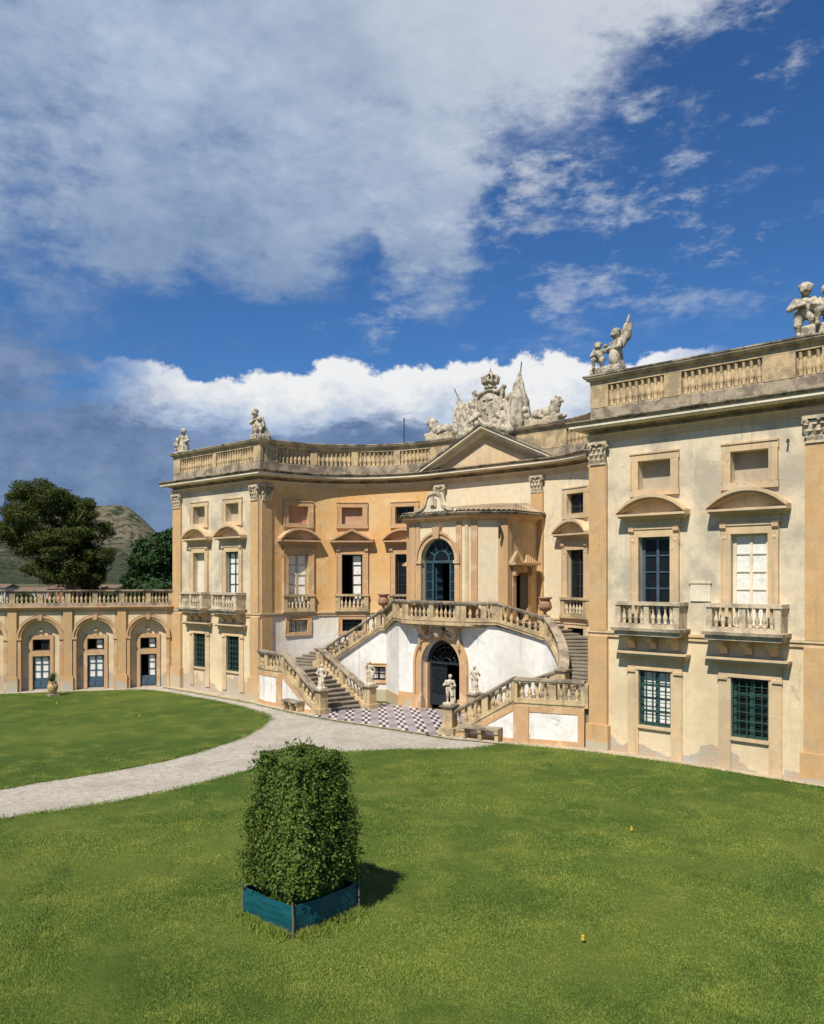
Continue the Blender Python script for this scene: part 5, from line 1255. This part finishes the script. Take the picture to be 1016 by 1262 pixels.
def lion(sx):
    P = [('e', (-.0, 0, .32), (.72, .27, .28)), ('e', (.42, 0, .42), (.34, .26, .34)), ('e', (.55, 0, .72), (.28, .26, .32)), ('e', (.70, 0, .86), (.19, .18, .2)), ('c', (.82, 0, .82), .11, (.92, 0, .79), .09),
         ('e', (.62, .14, 1.02), (.06, .05, .07)), ('e', (.62, -.14, 1.02), (.06, .05, .07)), ('e', (-.5, 0, .3), (.32, .3, .3)), ('c', (.45, -.2, .12), .1, (.98, -.2, .08), .085), ('c', (.45, .2, .12), .1, (.98, .2, .08), .085),
         ('c', (-.45, -.26, .22), .15, (-.1, -.3, .1), .1), ('c', (-.45, .26, .22), .15, (-.1, .3, .1), .1), ('c', (-.75, 0, .25), .06, (-.95, -.1, .12), .05), ('b', (0, 0, .03), (.95, .3, .05), .02)]
    for k_ in range(7): a = k_*.9; P.append(('e', (.5+.1*math.cos(a), .2*math.sin(a), .66+.2*math.cos(a*1.3)), (.12, .11, .13)))
    if sx < 0: P = xf(P, (0, 0, 0), 1, PI)
    statue('reclining_lion', 'stone lion lying on the parapet '+('between the tall flag and the right pavilion' if sx > 0 else 'on the coat of arms side facing the arcade'), P, (sx*3.55, 7.35, 14.53), 'lion statue', .035, 'statue', None, 'lions beside the coat of arms', .04)
lion(1); lion(-1)

# urns on the stair posts
def urn(x, y, z, label):
    root = thing('urn', label, 'urn', (x, y, z), 'urns on the stair balustrade')
    mb = MB(); mb.lathe([(.16, 0), (.16, .05), (.07, .1), (.06, .2), (.12, .24), (.25, .34), (.30, .52), (.28, .66), (.22, .74), (.24, .80), (.33, .86), (.34, .92), (.29, .92), (.24, .8)], (x, y, z), 18)
    b = mb.build('body', 'terracotta', root, True)
    mb = MB()
    for k in range(12): a = 2*PI*k/12; mb.tube([(x+.2*math.cos(a), y+.2*math.sin(a), z+.29), (x+.285*math.cos(a), y+.285*math.sin(a), z+.42), (x+.305*math.cos(a), y+.305*math.sin(a), z+.54)], [.03, .04, .02], 5)
    mb.build('lobes', 'terracotta', b, True)
    mb = MB(); mb.box(x-.18, x+.18, y-.18, y+.18, z-.005, z+.04); mb.build('foot', 'stone_grey', root)
for sd, lab in ((1, 'brown terracotta urn on the balustrade beside the vestibule side door'), (-1, 'brown terracotta urn on the balustrade of the left stair below the windows')):
    x, y = C0(sd, RI, PH0+2); urn(x, y, MIDZ+.945, lab)

# stone benches against the stair feet
def bench(p, q, label, g):
    M = seg(p, q); L = M.L; root = thing('bench', label, 'bench', (*M(L/2, .25, 0)[:2], g), 'stone benches at the stair feet')
    mb = MB(); mb.mbox(M, 0, L, .17, .62, g+.42, g+.52); mb.build('seat', 'stone_grey', root)
    for s in (.12, L/2, L-.12):
        mb = MB(); mb.mbox(M, s-.08, s+.08, .2, .54, g, g+.30); mb.mbox(M, s-.08, s+.08, .2, .6, g+.30, g+.418); mb.build('leg', 'stone', root)
bench((5.5, -1.56), (7.15, -1.18), 'stone bench set against the right stair foot beside the white panel', .03)
bench((-6.85, -.69), (-5.35, -.86), 'stone bench set against the left stair foot near the lawn tip', -.25)

# potted plant in front of the arcade
def potted(x, y):
    z = gz(x)+.01; root = thing('potted_plant', 'tall clay jar with a small spiky plant on the grass before the arcade', 'potted plant', (x, y, z))
    mb = MB(); mb.box(x-.28, x+.28, y-.28, y+.28, z-.02, z+.12); mb.build('base', 'stone_grey', root)
    mb = MB(); mb.lathe([(.14, .12), (.18, .16), (.27, .36), (.30, .52), (.26, .68), (.2, .76), (.25, .82), (.23, .84), (.18, .78)], (x, y, z), 16); mb.build('jar', 'jar_clay', root, True)
    mb = MB(); r = random.Random(5)
    for k in range(60):
        a = r.uniform(0, 6.28); e = r.uniform(.5, 1.5); L = r.uniform(.35, .75); d = Vector((math.cos(a)*math.cos(e), math.sin(a)*math.cos(e), math.sin(e))); sd_ = Vector((-math.sin(a), math.cos(a), 0))*.025
        p0 = Vector((x, y, z+.78)); p1 = p0+d*L*.6; p2 = p0+d*L+Vector((math.cos(a), math.sin(a), -.6))*.1
        mb.face([p0-sd_, p0+sd_, p1+sd_*1.3, p1-sd_*1.3]); mb.face([p1-sd_*1.3, p1+sd_*1.3, p2])
    mb.build('foliage', 'pot_leaf', root)
potted(-20.6, -7.0)

# ------------------------------------------------------------------ hedge in its teal enclosure
def leaves_mesh(name, P, Nrm, size, m, asp=.55, tilt=.9, sizev=.4):
    n = len(P); r = rng
    N = Nrm+r.normal(0, tilt, (n, 3)); N /= np.linalg.norm(N, axis=1)[:, None]+1e-9
    T = np.cross(N, r.normal(0, 1, (n, 3))); T /= np.linalg.norm(T, axis=1)[:, None]+1e-9; B = np.cross(N, T)
    s = (size*(1+r.uniform(-sizev, sizev, n)))[:, None]
    V = np.stack([P-T*s, P+B*s*asp+N*s*.15, P+T*s, P-B*s*asp+N*s*.15], 1).reshape(-1, 3)
    me = bpy.data.meshes.new(name); me.vertices.add(4*n); me.vertices.foreach_set('co', V.ravel())
    me.loops.add(4*n); me.loops.foreach_set('vertex_index', np.arange(4*n)); me.polygons.add(n)
    me.polygons.foreach_set('loop_start', np.arange(0, 4*n, 4)); me.polygons.foreach_set('loop_total', np.full(n, 4))
    me.materials.append(MAT[m]); me.update(calc_edges=True); me.validate(); return me
HX, HY = 14.33, -17.65
def hedge():
    root = thing('hedge', 'tall clipped green hedge bush growing out of a teal enclosure on the lawn', 'bush', (HX, HY, 0))
    n = 78000; r = rng
    # points on a tapered, lumpy box
    u = r.uniform(-1, 1, n); w = r.uniform(0, 1, n); side = r.integers(0, 9, n); z = .30+2.86*w
    x = np.where(side < 4, np.where(side % 2 == 0, 1., -1.), u); y = np.where(side < 4, u, np.where(side % 2 == 0, 1., -1.))
    top = side == 8; x = np.where(top, r.uniform(-1, 1, n), x); y = np.where(top, r.uniform(-1, 1, n), y); z = np.where(top, 3.12, z)
    p = 5.0; rad = (np.abs(x)**p+np.abs(y)**p)**(1/p); x, y = x/np.maximum(rad, 1e-3)*np.where(top, rad, 1), y/np.maximum(rad, 1e-3)*np.where(top, rad, 1)
    h = .86*(1-.40*np.clip((z-1.0)/2.3, 0, 1)**1.7)*(1-.10*np.clip((.9-z)/.6, 0, 1))
    lump = .09*np.sin(x*4+z*3.3+1)*np.sin(y*3.7-z*2.7)+.06*np.sin(z*6+x*3-y*5)+.06*np.sin(x*9+y*8+z*9)*np.sin(z*13-x*5)
    dep = r.exponential(.095, n); sp = r.uniform(0, 1, n) < .10; dep = np.where(sp, -r.uniform(0, .15, n), dep); dep = np.maximum(dep, np.where(z < .72, h*(1+lump)-.66, -1))
    k = h*(1+lump)-dep; nx, ny = x.copy(), y.copy()
    X = HX+x*k; Y = HY+y*k; Z = z+np.where(top, lump*2.0-dep-.26*(x*x+y*y), 0)-np.where(~top, 0, 0)
    Nrm = np.stack([np.where(top, 0, nx), np.where(top, 0, ny), np.where(top, 1., .35)], 1)
    o = link('foliage', leaves_mesh('foliage', np.stack([X, Y, Z], 1), Nrm, .029, 'hedge_leaf', .55, .9, .6), root)
    mb = MB(); rr = random.Random(3)
    for i in range(9):
        a, b = rr.uniform(-.4, .4), rr.uniform(-.4, .4); mb.tube([(HX+a, HY+b, -.02), (HX+a*1.1, HY+b*1.1, 1.2), (HX+a*.9, HY+b*.9, 2.9)], [.04, .03, .01], 5)
    mb.build('stem', 'bark', root)
    # dense twiggy core that keeps daylight from passing straight through
    q = 16000; c = rng.uniform(-1, 1, (q, 3)); pts = np.stack([HX+c[:, 0]*.56, HY+c[:, 1]*.56, 1.75+c[:, 2]*1.3], 1)
    link('inner_foliage', leaves_mesh('inner_foliage', pts, rng.normal(0, 1, (q, 3)), .075, 'hedge_leaf', .6, 1), root)
    e = thing('planter_enclosure', 'teal sheet enclosure nailed to wooden stakes around the foot of the hedge', 'planter', (HX, HY, 0))
    x0, x1, y0, y1 = 13.60, 15.06, -18.45, -16.86
    for p, q_ in (((x0, y0), (x1, y0)), ((x1, y0), (x1, y1)), ((x1, y1), (x0, y1)), ((x0, y1), (x0, y0))):
        M = seg(p, q_); mb = MB(); n = 14
        for i in range(n):      # slightly bellied sheet with a soft ripple
            a, b = M.L*i/n, M.L*(i+1)/n; f = lambda s: .035*math.sin(PI*s/M.L)+.012*math.sin(s*9+p[0])
            for z0, z1, g0_, g1_ in ((0.02, .2, 0, .02), (.2, .4, .02, .02), (.4, .57, .02, 0)):
                mb.face([M(a, f(a)+g0_, z0), M(b, f(b)+g0_, z0), M(b, f(b)+g1_, z1), M(a, f(a)+g1_, z1)])
                mb.face([M(a, f(a)+g0_-.012, z0), M(a, f(a)+g1_-.012, z1), M(b, f(b)+g1_-.012, z1), M(b, f(b)+g0_-.012, z0)])
            mb.face([M(a, f(a), .57), M(b, f(b), .57), M(b, f(b)-.012, .57), M(a, f(a)-.012, .57)])
        mb.build('panel', 'teal_sheet', e)
    for i, (x, y) in enumerate(((x0, y0), (x1, y0), (x1, y1), (x0, y1))):
        mb = MB(); sx, sy = (-1 if x == x0 else 1), (-1 if y == y0 else 1)
        mb.tube([(x+sx*.03, y+sy*.03, -.1), (x+sx*.035, y+sy*.025, .3), (x+sx*.02, y+sy*.035, .66)], [.022, .02, .018], 6); mb.build('stake', 'stake', e)
    mb = MB(); mb.box(x0+.05, x1-.05, y0+.05, y1-.05, 0, .1); mb.build('soil', 'soil', e)
hedge()

# ------------------------------------------------------------------ grass blades and weeds
def in_poly(px, py, poly):
    ins = np.zeros(len(px), bool); n = len(poly)
    for i in range(n):
        (x0, y0), (x1, y1) = poly[i], poly[(i+1) % n]
        if y0 == y1: continue
        c_ = (y0 > py) != (y1 > py); ins ^= c_ & (px < (x1-x0)*(py-y0)/(y1-y0)+x0)
    return ins
def grass():
    # denser where the eye is close to the ground, thinning with distance from the terrace
    n = 1250000; d = 9.5*np.exp(rng.uniform(0, math.log(34/9.5), n)); ang = R(42.55)+rng.uniform(-R(36), R(36), n)
    keep = rng.uniform(0, 1, n) < np.clip(1.25-d/40, .25, 1); d, ang = d[keep], ang[keep]
    px, py = 26.75-np.sin(ang)*d, -28+np.cos(ang)*d
    grow = [(x, y) for x, y in LAWN_R]; ok = in_poly(px, py, grow) | in_poly(px, py, LAWN_L)
    ok &= ~((np.abs(px-14.33) < .72) & (np.abs(py+17.65) < .78))
    px, py, d = px[ok], py[ok], d[ok]; n = len(px)
    # tufts left uncut round the enclosure and along the lawn edge
    m = 9000; t = rng.uniform(0, 1, m); sd_ = rng.integers(0, 4, m); off = rng.exponential(.09, m)+.03
    ex = np.where(sd_ == 0, 13.6+1.46*t, np.where(sd_ == 1, 15.06+off, np.where(sd_ == 2, 13.6+1.46*t, 13.6-off))); ey = np.where(sd_ == 0, -18.45-off, np.where(sd_ == 1, -18.45+1.59*t, np.where(sd_ == 2, -16.86+off, -18.45+1.59*t)))
    # ragged fringe along the lawn edges and weeds at the kerb
    E_ = []
    for poly in (LAWN_L[:-2], LAWN_R[:-3], [(-4.5, -1.85), (-1.5, -2.2), (1.65, -2.38), (5.3, -2.55)], [(-19, -.8), (-10.2, -.95), (-7.3, -1.35), (-4.5, -1.9)], [(7.6, -1.8), (10.7, -.85), (14, -.5), (19.6, -.52)]):
        q = np.array(poly); L_ = np.linalg.norm(np.diff(q, axis=0), axis=1); tot = L_.sum(); k = int(tot*(260 if len(poly) > 6 else 90))
        sidx = np.searchsorted(np.cumsum(L_), rng.uniform(0, tot, k)); uu = rng.uniform(0, 1, k)[:, None]
        cl = np.sin(sidx*1.7+uu[:, 0]*3)*.5+.5
        E_.append(q[sidx]+(q[np.minimum(sidx+1, len(q)-1)]-q[sidx])*uu+rng.normal(0, 1, (k, 2))*(.07+.10*cl)[:, None])
    E_ = np.concatenate(E_); m2 = len(E_)
    ln = np.concatenate([rng.uniform(.012, .034, n)*(1+.5*np.sin(px*1.3+np.sin(py*.9)*2)*np.sin(py*1.1)), rng.uniform(.05, .19, m), rng.uniform(.02, .07, m2)]); ex = np.concatenate([ex, E_[:, 0]]); ey = np.concatenate([ey, E_[:, 1]]); px = np.concatenate([px, ex]); py = np.concatenate([py, ey]); d = np.concatenate([d, np.full(m, 14.), np.full(m2, 34.)])
    n = len(px); zb = np.array([0.0]*n); tt = np.clip((6-px)/15, 0, 1); zb = -.31*tt*tt*(3-2*tt)+.008
    a = rng.uniform(0, 2*PI, n); wd = np.minimum(.012, .004+.00028*d)[:, None]; lean = ln*rng.uniform(.2, 1.0, n); la = rng.uniform(0, 2*PI, n)
    W = np.stack([np.cos(a), np.sin(a), np.zeros(n)], 1)*wd; B = np.stack([px, py, zb], 1); T = B+np.stack([np.cos(la)*lean, np.sin(la)*lean, ln], 1)
    V = np.stack([B-W, B+W, T], 1).reshape(-1, 3)
    me = bpy.data.meshes.new('grass'); me.vertices.add(3*n); me.vertices.foreach_set('co', V.ravel()); me.loops.add(3*n); me.loops.foreach_set('vertex_index', np.arange(3*n))
    me.polygons.add(n); me.polygons.foreach_set('loop_start', np.arange(0, 3*n, 3)); me.polygons.foreach_set('loop_total', np.full(n, 3)); me.materials.append(MAT['grass_blade']); me.update(calc_edges=True)
    o = link('grass', me); struct(o, 'stuff', 'short mown green grass covering the lawns', 'grass')
grass()
def flag(x, y, label):
    z = gz(x); root = thing('marker_flag', label, 'marker', (x, y, z), 'yellow markers in the lawn')
    mb = MB(); mb.tube([(x, y, z-.05), (x+.01, y, z+.17)], .008, 5); mb.build('wire', 'pipe', root)
    mb = MB(); mb.box(x-.028, x+.028, y-.012, y+.012, z+.07, z+.15); mb.lathe([(.028, 0), (.01, .02)], (x, y, z+.15), 6); mb.build('head', 'flag_yellow', root)
flag(16.63, -8.67, 'small yellow marker in the lawn in front of the right pavilion'); flag(19.05, -15.1, 'small yellow marker in the open lawn beyond the hedge shadow')
flag(-10.12, -7.42, 'small yellow marker in the lawn before the left pavilion'); flag(-17.12, -8.33, 'small yellow marker in the lawn near the clay jar')

# ------------------------------------------------------------------ beyond the arcade: trees, houses, hill
CP, FW, RT = Vector((26.75, -28, 0)), Vector((-.6762, .7367, 0)), Vector((.7367, .6762, 0))
def site(depth, lat): p = CP+FW*depth+RT*lat; return p.x, p.y
def crown(lobes, n, size, m, name='crown', asp=.5, flat=.6):
    P = []; N = []; vol = np.array([a[3]*a[4]*a[5] for a in lobes])**.7; cnt = (n*vol/vol.sum()).astype(int)
    for (x, y, z, a, b, c_), q in zip(lobes, cnt):
        v = rng.normal(0, 1, (q, 3)); v /= np.linalg.norm(v, axis=1)[:, None]; r = rng.uniform(.25, 1.08, q)[:, None]**.45
        lump = 1+.16*np.sin(v[:, :1]*6+x)*np.sin(v[:, 1:2]*7+y)+.12*np.sin(v[:, 2:3]*9+z)
        P.append(np.array([x, y, z])+v*r*lump*np.array([a, b, c_])); N.append(v)
    return leaves_mesh(name, np.concatenate(P), np.concatenate(N), size, m, asp, .7)
def pine():
    D_ = 74; bx, by = site(D_, -30.6); root = thing('pine_tree', 'tall umbrella pine with dark clumped crown and pale leaning trunk beyond the arcade', 'tree', (bx, by, 0))
    L = lambda lat, z, dp=0: (*site(D_+dp, lat), z)
    mb = MB(); mb.tube([L(-30.2, -.5), L(-30.3, 3.5), L(-30.9, 7), L(-31.6, 9.8), L(-32.8, 12.5)], [.48, .42, .34, .26, .1], 8)
    for a, b, c_ in ((L(-30.6, 5.4), L(-29.4, 7.5), L(-28.4, 9.5)), (L(-30.9, 7), L(-33, 8.6, 1), L(-35.5, 10.2, 1)), (L(-31.4, 9), L(-30, 11, -1), L(-29, 12.4, -1)), (L(-30.7, 6.2), L(-28.6, 6.6, 1), L(-27.2, 7.4, 1)), (L(-31.2, 8), L(-33.2, 9.4, -1), L(-34.4, 11.5, -1))): mb.tube([a, b, c_], [.2, .13, .05], 6)
    mb.build('trunk', 'bark', root, True)
    lob = []
    for lat, z, dp, a, c_ in ((-33.4, 13.9, 0, 2.2, 1.5), (-35.4, 12.0, 1, 1.9, 1.3), (-31.6, 13.2, -1, 1.8, 1.3), (-36.2, 10.4, 0, 1.6, 1.2), (-33.6, 11.6, -1.2, 2.0, 1.4), (-34.6, 9.2, .5, 1.7, 1.1), (-32.8, 9.0, 1, 1.6, 1.2), (-29.8, 12.0, 0, 1.8, 1.4), (-28.6, 10.6, .6, 1.5, 1.2),
                              (-30.2, 10.2, -1, 1.7, 1.3), (-28.0, 8.4, 0, 1.4, 1.1), (-29.4, 8.4, 1, 1.3, 1.2), (-31.8, 10.6, 1.4, 1.7, 1.2), (-33.6, 7.4, .4, 1.5, .9), (-28.8, 6.6, .4, 1.2, 1.0), (-32.2, 7.6, -.6, 1.3, 1.1), (-29.2, 5.0, 1.2, 1.1, 1.2), (-30.8, 8.8, 1.6, 1.7, 1.6), (-29.6, 6.8, 1.5, 1.5, 1.6), (-31.6, 6.6, 1.5, 1.3, 1.3), (-30.4, 12.6, .8, 1.6, 1.3), (-34.8, 13.0, -.5, 1.5, 1.2), (-28.6, 4.0, 1.6, 1.1, 1.3), (-31.0, 8.4, -1.7, 1.5, 1.2), (-29.9, 7.0, -1.7, 1.3, 1.1), (-32.3, 9.8, -1.9, 1.5, 1.1), (-31.9, 6.6, -1.5, 1.1, .9)):
        x, y = site(D_+dp, lat); lob.append((x, y, z, a, a, c_))
    sub = []
    for (x, y, z, a, b, c_) in lob:
        sub.append((x, y, z-.1, a*.88, b*.88, c_*.88))
        for k in range(9):
            v = rng.normal(0, 1, 3); v /= np.linalg.norm(v); v[2] = v[2]*.8+.15; q = rng.uniform(.30, .48)
            sub.append((x+v[0]*a*.78, y+v[1]*b*.78, z+v[2]*c_*.8, a*q, b*q, c_*q*.85))
    link('crown', crown(sub, 120000, .12, 'pine_needle', 'crown', .28), root)
pine()
def broadleaf(D_, lat, lobes, name, label, size=.2, n=26000, trunk=.3, mt='tree_leaf'):
    bx, by = site(D_, lat); root = thing(name, label, 'tree', (bx, by, 0), 'trees beyond the arcade')
    mb = MB(); mb.tube([(bx, by, -.5), (bx+.1, by, 2.5), (bx, by+.2, 5)], [trunk, trunk*.8, trunk*.4], 7)
    for k in range(4): a = k*1.6; mb.tube([(bx, by, 2.2+.4*k), (bx+math.cos(a)*1.3, by+math.sin(a)*1.3, 4+.4*k)], [trunk*.45, trunk*.2], 5)
    mb.build('trunk', 'bark', root)
    link('crown', crown([(*site(D_+dp, lat+l), z, a, a, c_) for l, z, dp, a, c_ in lobes], n, size, mt), root)
broadleaf(72, -22.1, [(0, 8.0, 0, 2.4, 2.0), (1.6, 9.1, 0, 2.1, 1.7), (-1.6, 6.0, 0, 1.6, 1.6), (.4, 5.2, -.8, 2.2, 1.8), (2.4, 6.4, .5, 2, 1.9), (-2.0, 4.2, 0, 1.4, 1.2), (1.2, 9.3, .3, 1.1, .9)], 'evergreen_tree', 'dense dark evergreen tree against the side of the left pavilion')
broadleaf(80, -36.5, [(0, 3.2, 0, 1.7, 1.5), (1.3, 2.4, 0, 1.3, 1.2), (-1.3, 3.8, 0, 1.3, 1.2)], 'shrub_tree', 'low dark shrub at the foot of the umbrella pine', .18, 9000, .12)
broadleaf(95, -33.5, [(0, 3.6, 0, 2.0, 1.7), (2.2, 3.0, 0, 1.6, 1.3), (-2.2, 3.0, 0, 1.5, 1.4)], 'shrub_tree', 'rounded bush between the pine trunk and the red houses', .2, 9000, .15)
def house(D_, lat, w, h, m, label, roofc='far_roof'):
    x, y = site(D_, lat); root = thing('house', label, 'house', (x, y, 0), 'far houses behind the arcade')
    a = site(D_-4, lat-w/2); b = site(D_-4, lat+w/2); M = seg(a, b); nw = max(2, int(w/2.6))
    ws = [op(w*(i+.5)/nw, .95, h-2.1, h-.8, .15) for i in range(nw)]
    mb = MB(); wall(mb, M, 0, w, -1, h, ws); M2 = seg(b, site(D_+4, lat+w/2)); wall(mb, M2, 0, M2.L, -1, h); M3 = seg(site(D_+4, lat-w/2), a); wall(mb, M3, 0, M3.L, -1, h); mb.build('wall', m, root)
    for o_ in ws:
        q = MB(); q.mbox(M, o_['s']-.47, o_['s']+.47, -.16, -.12, o_['z0'], o_['z1']); q.build('window', 'glass_dark', root)
    mb = MB(); c0, c1 = M(-.3, .4, h), M(w+.3, .4, h); d0, d1 = M(-.3, -8.4, h), M(w+.3, -8.4, h); r0, r1 = M(-.3, -4, h+1.0), M(w+.3, -4, h+1.0)
    for f in ((c0, c1, r1, r0), (d0, d1, r1, r0), (c0, d0, r0), (c1, d1, r1)): mb.face(f)
    mb.build('roof', roofc, root)
house(230, -116, 9, 3.6, 'house_white', 'far white house with flat eaves left of the pine'); house(210, -95, 8, 2.9, 'house_white', 'far low white house behind the pine crown')
house(190, -79.5, 5.5, 3.9, 'house_red', 'far red walled house glimpsed left of the pine trunk'); house(200, -77, 5, 3.4, 'house_red', 'far small red house glimpsed right of the pine trunk', 'house_red')
house(240, -87, 6, 3.2, 'house_white', 'far white house glimpsed between the pine trunk and the evergreen')
def hills():
    nx, ny = 150, 60; V = []; F = []
    from mathutils import noise
    # profile of the ridge against lateral distance, in metres at 1500 m
    prof = [(-1500, 70), (-1150, 92), (-950, 120), (-800, 118), (-720, 104), (-650, 122), (-600, 133), (-560, 136), (-535, 139), (-515, 138), (-490, 120), (-465, 96), (-440, 72), (-400, 44), (-340, 24), (-200, 12), (100, 8), (900, 6)]
    px_ = [p[0] for p in prof]; pz = [p[1] for p in prof]
    for j in range(ny):
        dp = 700+1200*j/(ny-1)
        for i in range(nx):
            lat = -1500+2400*(i/(nx-1)) if True else 0
            k = dp/1500; ridge = np.interp(lat/k, px_, pz)
            t = min(1, max(0, (dp-780)/720)); env = (t**1.35) if dp <= 1500 else max(0, 1-(dp-1500)/700)
            x, y = site(dp, lat); nz = noise.fractal(Vector((x*.008, y*.008, 0)), .9, 2.1, 6)
            V.append((x, y, -2+ridge*env+nz*17*min(1, t*2)*(.4 if .93 < env else 1)))
    for j in range(ny-1):
        for i in range(nx-1): a = j*nx+i; F.append((a, a+1, a+nx+1, a+nx))
    me = bpy.data.meshes.new('hill'); me.from_pydata(V, [], F); me.materials.append(MAT['hill']); me.polygons.foreach_set('use_smooth', [True]*len(me.polygons)); me.update()
    struct(link('hill', me))
hills()
